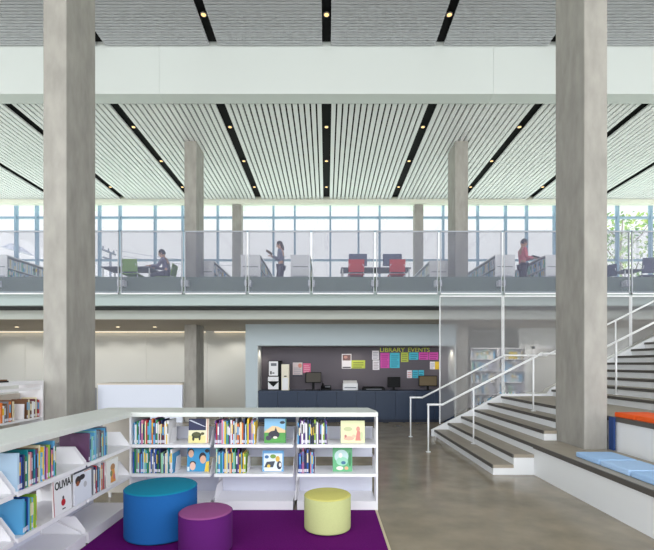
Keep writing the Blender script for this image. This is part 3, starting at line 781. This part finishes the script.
# ------------------------------------------------------------------ service desk left
t = empty('service_desk', (-6.45, 12.3, 0)); tag(t, 'long white service desk between the two left columns', 'desk')
desk_m = mat('desk_white', (226, 232, 246), .4)
b = MB(); b.box(0, 2.38, 0, .03, .0, 1.06, desk_m); b.box(0, .03, .03, .7, 0, 1.06, desk_m); b.box(2.35, 2.38, .03, .095, 0, 1.06, desk_m); b.build('front_panel', t)
b = MB(); b.box(-.02, 2.385, -.015, .095, 1.062, 1.10, mat('desk_top', (226, 218, 206), .4)); b.box(-.02, 2.3, .095, .75, 1.062, 1.10, mat('desk_top', (226, 218, 206), .4)); b.build('top', t)
b = MB(); b.box(-6.58, -6.47, 12.1, 12.28, 0, .98, mat('post_grey', (150, 152, 156), .5)); tag(b.build('pedestal'), 'short grey pedestal at the left end of the white service desk', 'pedestal')

# ------------------------------------------------------------------ tall bookcase behind the mesh screen
tbx = 4.22; tby = 12.75
def tall_case(x, label, bw=.80, seedrows=None, yellow=False):
    t = empty('tall_bookcase', (x, tby, 0)); tag(t, label, 'bookcase', 'tall bookcases behind the stair screen')
    for xa in (0, bw - .025):
        b = MB(); b.box(xa, xa + .025, 0, .3, 0, 2.12, shelf_white); b.build('side_panel', t)
    b = MB(); b.box(.026, bw - .026, .28, .298, 0, 2.12, back_lav); b.build('back_panel', t)
    hs = [.1, .45, .78, 1.12, 1.46, 1.80]
    for h in hs + [2.12]:
        b = MB(); b.box(.026, bw - .026, 0, .278, h - .025, h, shelf_white); b.build('shelf', t)
    return hs
nmx = ['white', 'pale blue', 'cream', 'white', 'mint', 'pale blue', 'white', 'grey', 'sky blue', 'white']
sn = ['lowest', 'second lowest', 'third lowest', 'third highest', 'second highest', 'highest']
for ci, (x, l) in enumerate(((tbx, 'tall white bookcase behind the mesh, next to the column'), (tbx + .81, 'tall white bookcase behind the mesh, next to the door'))):
    hs = tall_case(x, l)
    for j, h in enumerate(hs):
        if j < 1: continue
        row(Vector((x + .04, tby + .032, h)), 0, .68 if j % 2 else .5, f'on the {sn[j]} shelf of the bookcase ' + ('beside the column' if ci == 0 else 'beside the door'), 'books in the tall bookcases', (.2, .27), (.18, .23), (.03, .055), nmx, lab=False, stuff=True)
faceout((tbx + 1.3, tby - .0 + .012, 1.802), 0, .2, .17, (232, 204, 40), 'yellow sign card on the top shelf of the bookcase beside the door', None, tilt=0, group='yellow card') if False else None
b = MB(); b.box(-.12, .12, 0, .004, 0, .2, mat('card_yellow', (232, 204, 40), .6)); b.box(-.12, .12, .004, .02, 0, .003, white_p)
tag(b.build('sign_card', None, (5.45, tby + .004, 1.8012)), 'yellow sign card on the top shelf of the tall bookcase by the door', 'sign')

# ------------------------------------------------------------------ balcony furniture
G3 = 'books on the balcony shelves'
def rng_case(x0, side, label, desc, y0=12.5, L=3.6):
    """double sided low range running away from the camera; side +1 shows its right face"""
    w = .56; h = 1.07
    t = empty('low_bookcase', (x0, y0, BAL)); tag(t, label, 'bookshelf', 'white bookcases on the balcony')
    b = MB(); b.box(0, w, 0, .03, 0, h - .03, shelf_white); b.build('end_panel', t)
    b = MB(); b.box(0, w, L - .03, L, 0, h - .03, shelf_white); b.build('end_panel', t)
    b = MB(); b.box(-.01, w + .01, -.01, L + .01, h - .029, h, shelf_white); b.build('top', t)
    b = MB(); b.box(w / 2 - .01, w / 2 + .01, .031, L - .031, 0, h - .03, back_lav); b.build('back_panel', t)
    for z in (.1, .40, .72):
        for q in (0, 1):
            b = MB()
            b.box(0 if q == 0 else w / 2 + .011, w / 2 - .011 if q == 0 else w, .031, L - .031, z - .02, z, shelf_white); b.build('shelf', t)
    b = MB()
    for k in range(3): b.box(.06, w - .06, -.006, -.001, .18 + .27 * k, .2 + .27 * k, grey_p)
    b.build('end_slot', t)
    for z, nm in ((.72, 'upper'), (.40, 'lower')):
        if side > 0: row(Vector((x0 + w - .012, y0 + .1, BAL + z)), PI / 2, 2.4, f'on the {nm} shelf of {desc}', G3, (.24, .285), (.17, .22), (.035, .07), nmx, lab=False, order='front', stuff=True)
        else: row(Vector((x0 + .012, y0 + 2.5, BAL + z)), -PI / 2, 2.4, f'on the {nm} shelf of {desc}', G3, (.24, .285), (.17, .22), (.035, .07), nmx, lab=False, order='back', stuff=True)
rng_case(-9.72, 1, 'white balcony bookcase at the far left, left of the left column', 'the far left balcony bookcase')
rng_case(-3.97 + .0, 1, 'white balcony bookcase directly right of the left balcony column', 'the bookcase by the left balcony column', y0=13.2, L=2.9)
rng_case(-2.46, 1, 'white balcony bookcase left of the standing reader', 'the bookcase left of the reader')
rng_case(-1.03, 1, 'white balcony bookcase between the standing reader and the red chairs', 'the bookcase before the red chairs')
rng_case(3.12, -1, 'white balcony bookcase just left of the right balcony column', 'the bookcase left of the right balcony column', y0=13.2, L=2.9)
rng_case(4.84, -1, 'white balcony bookcase behind the man in the pinkish shirt', 'the bookcase behind the man')
rng_case(6.28, -1, 'white balcony bookcase in front of the man, beside the right column', 'the bookcase in front of the man')

o = FAR.build('shelved_books'); tag(o, 'distant books filling the balcony bookcases and the tall bookcases behind the stairs', 'books', kind='stuff')
def chair(x, y, rz, mt_, label, group, back_h=.84, z=BAL):
    t = empty('chair', (x, y, z), rz); tag(t, label, 'chair', group)
    b = MB(); b.box(-.23, .23, -.22, .22, .43, .46, mt_); b.build('seat', t, bevel=.012)
    b = MB(); b.prism([(.20, .5), (.225, .5), (.29, back_h), (.265, back_h)], 'x', -.22, .22, mt_); b.build('backrest', t, bevel=.008)
    for sx in (-.2, .2):
        b = MB(); b.tube([(sx, .2, .43), (sx, .23, .6), (sx * .9, .262, .72)], .011, rail_m); b.build('back_frame', t)
        for sy in (-.19, .2):
            b = MB(); b.tube([(sx, sy, .43), (sx * 1.1, sy * 1.15, 0.001)], .011, rail_m); b.build('leg', t)
    return t
cg = mat('chair_green', (128, 166, 74), .6); cgl = mat('chair_pale_green', (158, 188, 170), .6); cr = mat('chair_red', (214, 54, 50), .6); cgr = mat('chair_slate', (78, 82, 104), .6)
def table(x0, x1, y0, y1, label, mt_=None, z=BAL):
    t = empty('table', (x0, y0, z)); tag(t, label, 'table', 'tables on the balcony')
    w, d = x1 - x0, y1 - y0
    b = MB(); b.box(0, w, 0, d, .71, .74, mt_ or grey_p); b.build('tabletop', t, bevel=.004)
    for sx in (.05, w - .05):
        for sy in (.05, d - .05):
            b = MB(); b.tube([(sx, sy, .709), (sx, sy, .001)], .022, rail_m); b.build('leg', t)
    return t
tb = mat('table_slate', (112, 112, 128), .5)
table(-6.48, -5.05, 12.5, 13.3, 'grey reading table in front of the seated person', tb)
chair(-5.45, 12.3, PI, cg, 'green chair with its back to us at the reading table', 'green chairs on the balcony')
chair(-6.78, 12.9, PI / 2 + PI, cgl, 'pale green chair at the left end of the reading table', 'green chairs on the balcony') if False else chair(-6.72, 12.75, PI / 2, cgl, 'pale green chair at the left end of the reading table', 'green chairs on the balcony')
chair(-4.70, 12.75, -PI / 2, cg, 'green chair under the seated person', 'green chairs on the balcony')
table(.42, 2.45, 12.62, 13.35, 'grey computer table behind the two red chairs', tb)
chair(.83, 12.36, PI, cr, 'left one of the two red chairs on the balcony', 'red chairs on the balcony')
chair(1.97, 12.36, PI, cr, 'right one of the two red chairs on the balcony', 'red chairs on the balcony')
mb_ = mat('monitor_slate', (86, 92, 116), .5)
monitor(.93, 12.9, BAL + .741, .54, .36, 'slate monitor behind the left red chair', (96, 102, 126), 0, .1, 'monitors on the balcony table', mb_)
monitor(1.95, 12.9, BAL + .741, .56, .36, 'slate monitor behind the right red chair', (96, 102, 126), 0, .1, 'monitors on the balcony table', mb_)
table(8.78, 9.4, 12.85, 13.4, 'grey table between the slate chairs at the far right', tb)
chair(8.46, 12.95, PI / 2 + .7, cgr, 'slate chair just right of the tall right column on the balcony', 'slate chairs on the balcony', .84)
chair(9.15, 12.5, PI - .15, cgr, 'slate chair at the right picture edge on the balcony', 'slate chairs on the balcony', .92)

# ------------------------------------------------------------------ people
def skin_obj(name, V, E, mt_, parent, root, sub=2):
    me = bpy.data.meshes.new(name); keys = list(V); idx = {k: i for i, k in enumerate(keys)}
    me.from_pydata([V[k][0] for k in keys], [(idx[a], idx[c]) for a, c in E], [])
    o = bpy.data.objects.new(name, me); COL.objects.link(o)
    o.modifiers.new('skin', 'SKIN')
    for k in keys:
        r = V[k][1]; r = (r, r) if isinstance(r, (int, float)) else r
        sv = me.skin_vertices[0].data[idx[k]]; sv.radius = r; sv.use_root = (k == root)
    s_ = o.modifiers.new('sub', 'SUBSURF'); s_.levels = sub; s_.render_levels = sub
    bpy.context.view_layer.update()
    ev = o.evaluated_get(bpy.context.evaluated_depsgraph_get())
    nm = bpy.data.meshes.new_from_object(ev)
    bpy.data.objects.remove(o)
    nm.materials.clear(); nm.materials.append(mt_)
    for p in nm.polygons: p.use_smooth = True
    r = bpy.data.objects.new(name, nm); COL.objects.link(r)
    if parent: r.parent = parent
    return r
def person(loc, rz, label, J, skin, shirt, trousers, hair, long_hair=False, scale=1, headtilt=.35, sleeve=.9):
    """J: joints in local metres, facing -y"""
    t = empty('person', loc, rz); tag(t, label, 'person'); t.scale = (scale,) * 3
    V = {k: (Vector(J[k]), r) for k, r in dict(pelvis=(.12, .09), spine=(.105, .085), chest=(.125, .095), neck=.055, head0=.05).items()}
    E = [('pelvis', 'spine'), ('spine', 'chest'), ('chest', 'neck'), ('neck', 'head0')]
    for s in 'lr':
        V['sh' + s] = (Vector(J['sh' + s]), .052); V['el' + s] = (Vector(J['el' + s]), .04); V['wr' + s] = (Vector(J['wr' + s]), .027)
        V['hip' + s] = (Vector(J['hip' + s]), .082); V['kn' + s] = (Vector(J['kn' + s]), .055); V['an' + s] = (Vector(J['an' + s]), .038); V['toe' + s] = (Vector(J['toe' + s]), .03)
        E += [('chest', 'sh' + s), ('sh' + s, 'el' + s), ('el' + s, 'wr' + s), ('pelvis', 'hip' + s), ('hip' + s, 'kn' + s), ('kn' + s, 'an' + s), ('an' + s, 'toe' + s)]
        # hand: palm plus five fingers
        d = (V['wr' + s][0] - V['el' + s][0]).normalized(); side = Vector((1, 0, 0)); side = (side - d * side.dot(d)).normalized(); up = d.cross(side)
        V['pa' + s] = (V['wr' + s][0] + d * .06, (.03, .018)); E.append(('wr' + s, 'pa' + s))
    body = skin_obj('body', V, E, skin, t, 'pelvis')
    bm = bmesh.new(); bm.from_mesh(body.data)
    def joinmesh(o):
        bm.from_mesh(o.data); bpy.data.objects.remove(o)
    for s in 'lr':
        d = (V['wr' + s][0] - V['el' + s][0]).normalized(); side = Vector((1, 0, 0)); side = (side - d * side.dot(d)).normalized(); up = d.cross(side)
        if up.z > 0: up = -up
        pa = V['pa' + s][0]
        for i, ln in enumerate((.066, .075, .07, .055)):
            a = pa + side * (.026 - .0175 * i) + d * .012
            FV = {'a': (a, .009), 'b': (a + d * ln * .55, .0085), 'c': (a + d * ln * .85 + up * ln * .3, .008), 'd': (a + d * ln + up * ln * .6, .007)}
            joinmesh(skin_obj('finger', FV, [('a', 'b'), ('b', 'c'), ('c', 'd')], skin, None, 'a', 1))
        sg = -1 if s == 'l' else 1
        a = pa - d * .025 + side * .022 * sg
        FV = {'a': (a, .011), 'b': (a + side * .028 * sg + d * .025, .01), 'c': (a + side * .03 * sg + d * .055 + up * .015, .009)}
        joinmesh(skin_obj('thumb', FV, [('a', 'b'), ('b', 'c')], skin, None, 'a', 1))
    # head with face
    h0 = Vector(J['head']); R = Euler((headtilt, 0, 0)).to_matrix()
    hb = MB()
    hb.ball((0, 0, 0), (.075, .095, .115), skin, 20, 14)
    hb.ball((0, -.03, -.06), (.055, .06, .06), skin, 14, 10)
    hb.ball((0, -.1, -.012), (.012, .018, .022), skin, 8, 6)
    for sx in (-1, 1):
        hb.ball((sx * .076, .01, -.01), (.01, .02, .03), skin, 8, 6)
    hm = hb.build('head')
    hm.data.transform(Matrix.Translation(h0) @ R.to_4x4())
    bm.from_mesh(hm.data); bpy.data.objects.remove(hm)
    bm.to_mesh(body.data); bm.free()
    for p in body.data.polygons: p.use_smooth = True
    fb = MB()
    for sx in (-1, 1): fb.ball(h0 + R @ Vector((sx * .03, -.086, .005)), .011, blk, 8, 6)
    fb.build('eyes', t)
    fb = MB(); fb.ball(h0 + R @ Vector((0, -.084, -.062)), (.022, .008, .006), mat('lips', (150, 84, 80), .5), 8, 6); fb.build('mouth', t)
    # hair cap
    hb = MB(); hb.ball((0, .014, .018), (.084, .1, .116), hair, 20, 14)
    hb.v = [((v[0], v[1], v[2]) if not (v[1] < -.045 and v[2] < .055) else (v[0] * .8, -.045, max(v[2], .055))) for v in hb.v]
    hb.v = [((v[0], v[1], v[2]) if v[2] > -.06 else (v[0], v[1], -.06)) for v in hb.v]
    if long_hair: hb.ball((0, .06, -.08), (.07, .05, .13), hair, 14, 10)
    hm = hb.build('hair', t); hm.data.transform(Matrix.Translation(h0) @ R.to_4x4())
    # shirt
    g = .018
    SV = {k: (V[k][0], tuple(q + g for q in V[k][1]) if isinstance(V[k][1], tuple) else V[k][1] + g) for k in ('pelvis', 'spine', 'chest')}
    SV['pelvis'] = (V['pelvis'][0] + Vector((0, 0, .02)), SV['pelvis'][1])
    SV['col'] = (V['chest'][0].lerp(V['neck'][0], .7), .066)
    SE = [('pelvis', 'spine'), ('spine', 'chest'), ('chest', 'col')]
    for s in 'lr':
        SV['sh' + s] = (V['sh' + s][0], .066); SV['el' + s] = (V['el' + s][0], .052); SV['cf' + s] = (V['el' + s][0].lerp(V['wr' + s][0], sleeve), .042)
        SE += [('chest', 'sh' + s), ('sh' + s, 'el' + s), ('el' + s, 'cf' + s)]
    skin_obj('shirt', SV, SE, shirt, t, 'spine')
    TV = {'pelvis': (V['pelvis'][0] - Vector((0, 0, .02)), (.125, .1))}; TE = []
    for s in 'lr':
        TV['hip' + s] = (V['hip' + s][0], .092); TV['kn' + s] = (V['kn' + s][0], .068); TV['cu' + s] = (V['kn' + s][0].lerp(V['an' + s][0], .93), .055)
        TE += [('pelvis', 'hip' + s), ('hip' + s, 'kn' + s), ('kn' + s, 'cu' + s)]
    skin_obj('trousers', TV, TE, trousers, t, 'pelvis')
    for s in 'lr':
        a, c = V['an' + s][0], V['toe' + s][0]
        sh_ = {'h': (a + Vector((0, .03, -.045)), .038), 'm': (a.lerp(c, .5) + Vector((0, 0, -.02)), .04), 't': (c + Vector((0, -.02, .0)), .034)}
        skin_obj('shoe', sh_, [('h', 'm'), ('m', 't')], blk, t, 'h')
    return t
def stand(**kw):
    J = dict(pelvis=(0, 0, .96), spine=(0, .01, 1.13), chest=(0, .0, 1.32), neck=(0, -.005, 1.47), head0=(0, -.02, 1.53), head=(0, -.045, 1.60),
             shl=(.165, 0, 1.40), shr=(-.165, 0, 1.40), ell=(.2, -.03, 1.13), elr=(-.2, -.03, 1.13), wrl=(.1, -.25, 1.16), wrr=(-.1, -.25, 1.16),
             hipl=(.085, 0, .90), hipr=(-.085, 0, .90), knl=(.09, -.02, .5), knr=(-.09, -.02, .5), anl=(.095, .02, .1), anr=(-.095, .02, .1), toel=(.1, -.13, .045), toer=(-.1, -.13, .045))
    J.update(kw); return J
sk1 = mat('skin_light', (206, 164, 140), .6); sk2 = mat('skin_tan', (178, 132, 108), .6)
hair_d = mat('hair_dark', (52, 44, 48), .6); hair_b = mat('hair_brown', (74, 56, 52), .6)
py_ = 13.2
# facing: local -y -> world -x needs rz = -90deg ; -> +x needs +90deg
wm = person((pX(281, py_), py_, BAL), -PI / 2 - .15, 'person standing on the balcony reading a book, in grey top and trousers',
            stand(wrl=(.07, -.27, 1.24), wrr=(-.07, -.27, 1.24), knl=(.09, -.08, .5), anl=(.1, -.1, .1), toel=(.1, -.25, .045)), sk1, mat('top_grey', (134, 136, 158), .8), mat('trousers_grey', (104, 98, 112), .8), hair_b, True, .965)
mn = person((pX(522.5, 13.3), 13.3, BAL), PI / 2, 'person standing on the balcony in a pinkish-red shirt holding a tablet',
            stand(wrl=(.06, -.30, 1.14), wrr=(-.06, -.30, 1.14)), sk2, mat('shirt_pinkred', (214, 112, 124), .8), mat('trousers_dark', (74, 62, 74), .8), hair_d, False, 1.02, .5)
def sit():
    return stand(pelvis=(0, .02, .575), spine=(0, .0, .74), chest=(0, -.05, .91), neck=(0, -.1, 1.05), head0=(0, -.13, 1.10), head=(0, -.155, 1.165), shl=(.165, -.06, .98), shr=(-.165, -.06, .98),
                 ell=(.2, -.2, .76), elr=(-.2, -.2, .76), wrl=(.13, -.44, .79), wrr=(-.13, -.44, .79), hipl=(.09, -.03, .57), hipr=(-.09, -.03, .57),
                 knl=(.1, -.42, .53), knr=(-.1, -.42, .53), anl=(.1, -.40, .1), anr=(-.1, -.40, .1), toel=(.1, -.55, .045), toer=(-.1, -.55, .045))
person((-4.66, 12.75, BAL), -PI / 2, 'person seated on a green chair at the reading table, leaning over papers', sit(), sk1, mat('shirt_lilac', (128, 122, 146), .8), mat('trousers_slate', (88, 88, 104), .8), hair_d, False, 1.0, .45)
# held things
def open_book(loc, rz, tilt, label):
    t = empty('open_book', loc, rz); t.rotation_euler = (tilt, 0, rz); tag(t, label, 'book')
    for s in (-1, 1):
        b = MB(); M = Matrix.Rotation(s * -.35, 4, 'Y')
        b.box(0 if s > 0 else -.15, .15 if s > 0 else 0, -.11, .11, 0, .004, cmat('brown'), M); b.build('cover', t)
        b = MB(); b.box(.002 if s > 0 else -.145, .145 if s > 0 else -.002, -.105, .105, .0045, .012, paper, M); b.build('pages', t)
    return t
open_book((pX(281, py_) - .37, py_ + .05, BAL + 1.29), PI / 2, .6, 'open book held up by the standing reader on the balcony')
t = empty('tablet', (pX(522.5, 13.3) + .39, 13.3, BAL + 1.205)); t.rotation_euler = (0, .25, 0); tag(t, 'dark tablet held by the person in the pinkish-red shirt', 'tablet')
b = MB(); b.box(-.12, .12, -.085, .085, 0, .01, dark_p); b.build('casing', t)
b = MB(); b.box(-.105, .105, -.075, .075, .0105, .0115, grey_p); b.build('screen', t)
b = MB(); b.box(-.15, .15, -.11, .11, 0, .006, paper); tag(b.build('paper_sheet', None, (-5.35, 12.85, BAL + .7412)), 'white papers on the reading table before the seated person', 'paper')

# ------------------------------------------------------------------ outside
def tree(x, y, z0, h, label, n=2200):
    t = empty('tree', (x, y, z0)); tag(t, label, 'tree', 'trees outside')
    bark = mat('bark', (120, 108, 96), .9); leaf = [mat('leaf_a', (128, 164, 84), .8), mat('leaf_b', (168, 190, 104), .8), mat('leaf_c', (96, 136, 84), .8)]
    b = MB(); b.tube([(0, 0, 0), (.05, 0, h * .4), (0, .1, h * .75), (.1, 0, h * .97)], [.16, .12, .06, .02], bark)
    for k in range(7):
        a = k * 2.4; z = h * (.35 + .08 * k)
        b.tube([(0.03, 0, z), (math.cos(a) * h * .1, math.sin(a) * h * .1, z + h * .1), (math.cos(a) * h * .16, math.sin(a) * h * .16, z + h * .2)], [.05, .03, .012], bark, 6)
    b.build('trunk', t)
    b = MB(); rnd = random.Random(3)
    for k in range(n):
        th = rnd.uniform(0, 2 * PI); zz = rnd.uniform(.3, 1.0); rr = h * .31 * math.sqrt(rnd.random()) * (1.15 - abs(zz - .6))
        c = Vector((math.cos(th) * rr, math.sin(th) * rr, h * zz)); s_ = rnd.uniform(.08, .19)
        M = Euler((rnd.uniform(-1, 1), rnd.uniform(-1, 1), rnd.uniform(0, 6))).to_matrix()
        b.add([c + M @ Vector(v) * s_ for v in ((-1, 0, 0), (0, -.5, .1), (1, 0, 0), (0, .5, .1))], [(0, 1, 2, 3)], rnd.choice(leaf))
    f = b.build('foliage', t); return t
tree(16.9, 25, 1.0, 9.3, 'pale green leafy tree outside the windows at the far right')
wood = mat('pole_wood', (96, 104, 116), .8)
t = empty('utility_pole', (-23.1, 46.1, 0)); tag(t, 'grey utility pole with crossarms outside the left windows', 'utility pole')
b = MB(); b.tube([(.25, 0, 0), (.25, 0, 13.4)], .13, wood); b.build('pole', t)
for dz, L in ((0, 1.2), (-.75, .8)):
    b = MB(); b.tube([(-.1, -L, 13.5 + dz), (.2, L, 13.5 + dz)], .1, wood, 6); b.build('crossarm', t)
for q in (-.9, 0, .9):
    b = MB(); b.lathe([(.05, 0), (.09, .12), (.06, .3)], wood, 10, (.05 + q * .12, q, 13.58)); b.build('insulator', t)
for dz, l in ((0, 'upper thin power line outside the left windows'), (-.5, 'lower thin power line outside the left windows')):
    b = MB(); b.tube([(-22.4 + k * 1.3, 46, 13.7 + dz - .8 * math.sin(PI * k / 14) - .05 * k) for k in range(15)], .02, wood, 5); tag(b.build('power_line'), l, 'wire', 'power lines')
t = empty('street_canopy', (-21.2, 30, 9.2)); tag(t, 'grey pitched canopy roof outside the leftmost windows', 'canopy')
b = MB(); b.prism([(-.75, .35), (-.1, .62), (.75, .0), (-.1, .2)], 'y', -.6, .6, mat('canopy_grey', (130, 136, 150), .6)); b.build('roof', t)
b = MB(); b.tube([(-.2, 0, .3), (-.2, 0, -9.19)], .06, wood); b.build('pole', t)

# ------------------------------------------------------------------ light
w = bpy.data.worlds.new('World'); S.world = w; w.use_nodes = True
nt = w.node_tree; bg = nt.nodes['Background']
# hazy bright sky: raised behind and beside the camera to fill the room, paler beyond the far windows
tc = nt.nodes.new('ShaderNodeTexCoord'); sp = nt.nodes.new('ShaderNodeSeparateXYZ')
nt.links.new(tc.outputs['Generated'], sp.inputs[0])
def ramp(sock, a, c, stops):
    mp = nt.nodes.new('ShaderNodeMapRange'); mp.inputs['From Min'].default_value = a; mp.inputs['From Max'].default_value = c
    rp = nt.nodes.new('ShaderNodeValToRGB'); nt.links.new(sp.outputs[sock], mp.inputs['Value']); nt.links.new(mp.outputs[0], rp.inputs[0])
    rp.color_ramp.elements[0].position, rp.color_ramp.elements[0].color = stops[0][0], stops[0][1] + (1,)
    rp.color_ramp.elements[1].position, rp.color_ramp.elements[1].color = stops[-1][0], stops[-1][1] + (1,)
    for p, c_ in stops[1:-1]:
        e = rp.color_ramp.elements.new(p); e.color = c_ + (1,)
    return rp.outputs[0]
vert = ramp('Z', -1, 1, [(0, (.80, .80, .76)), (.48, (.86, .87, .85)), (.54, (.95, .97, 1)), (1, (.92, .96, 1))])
ground = ramp('Z', -1, 1, [(0, GRD_FILL), (.49, GRD_FILL), (.53, (1, 1, 1)), (1, (1, 1, 1))])  # glow below the horizon, boosted beyond the windows to lift the far ceiling
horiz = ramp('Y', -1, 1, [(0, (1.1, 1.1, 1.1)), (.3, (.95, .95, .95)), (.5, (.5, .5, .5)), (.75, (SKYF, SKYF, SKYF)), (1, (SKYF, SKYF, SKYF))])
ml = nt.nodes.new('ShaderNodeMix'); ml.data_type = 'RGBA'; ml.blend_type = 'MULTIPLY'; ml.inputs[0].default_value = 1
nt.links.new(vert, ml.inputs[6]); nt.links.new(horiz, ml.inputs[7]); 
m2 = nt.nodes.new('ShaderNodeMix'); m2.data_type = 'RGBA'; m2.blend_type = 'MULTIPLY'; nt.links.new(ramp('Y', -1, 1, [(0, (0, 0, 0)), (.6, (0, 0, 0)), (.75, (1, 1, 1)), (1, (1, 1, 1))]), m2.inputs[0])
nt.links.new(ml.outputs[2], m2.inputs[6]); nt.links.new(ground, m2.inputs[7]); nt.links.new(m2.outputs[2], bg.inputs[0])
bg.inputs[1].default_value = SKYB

# ------------------------------------------------------------------ camera and view
cam = bpy.data.cameras.new('Camera'); co_ = bpy.data.objects.new('Camera', cam); COL.objects.link(co_)
co_.location = (0, 0, EYE); co_.rotation_euler = (PI / 2, 0, 0)
cam.sensor_fit = 'HORIZONTAL'; cam.sensor_width = 36; cam.lens = 36 * F / 654
cam.shift_x = (327 - CX) / 654; cam.shift_y = (HY - 275) / 654
S.camera = co_
S.view_settings.view_transform = 'Standard'; S.view_settings.look = 'None'; S.view_settings.gamma = 1; S.view_settings.use_curve_mapping = False
S.view_settings.exposure = .12
S.cycles.max_bounces = 10; S.cycles.diffuse_bounces = 6; S.cycles.transparent_max_bounces = 24
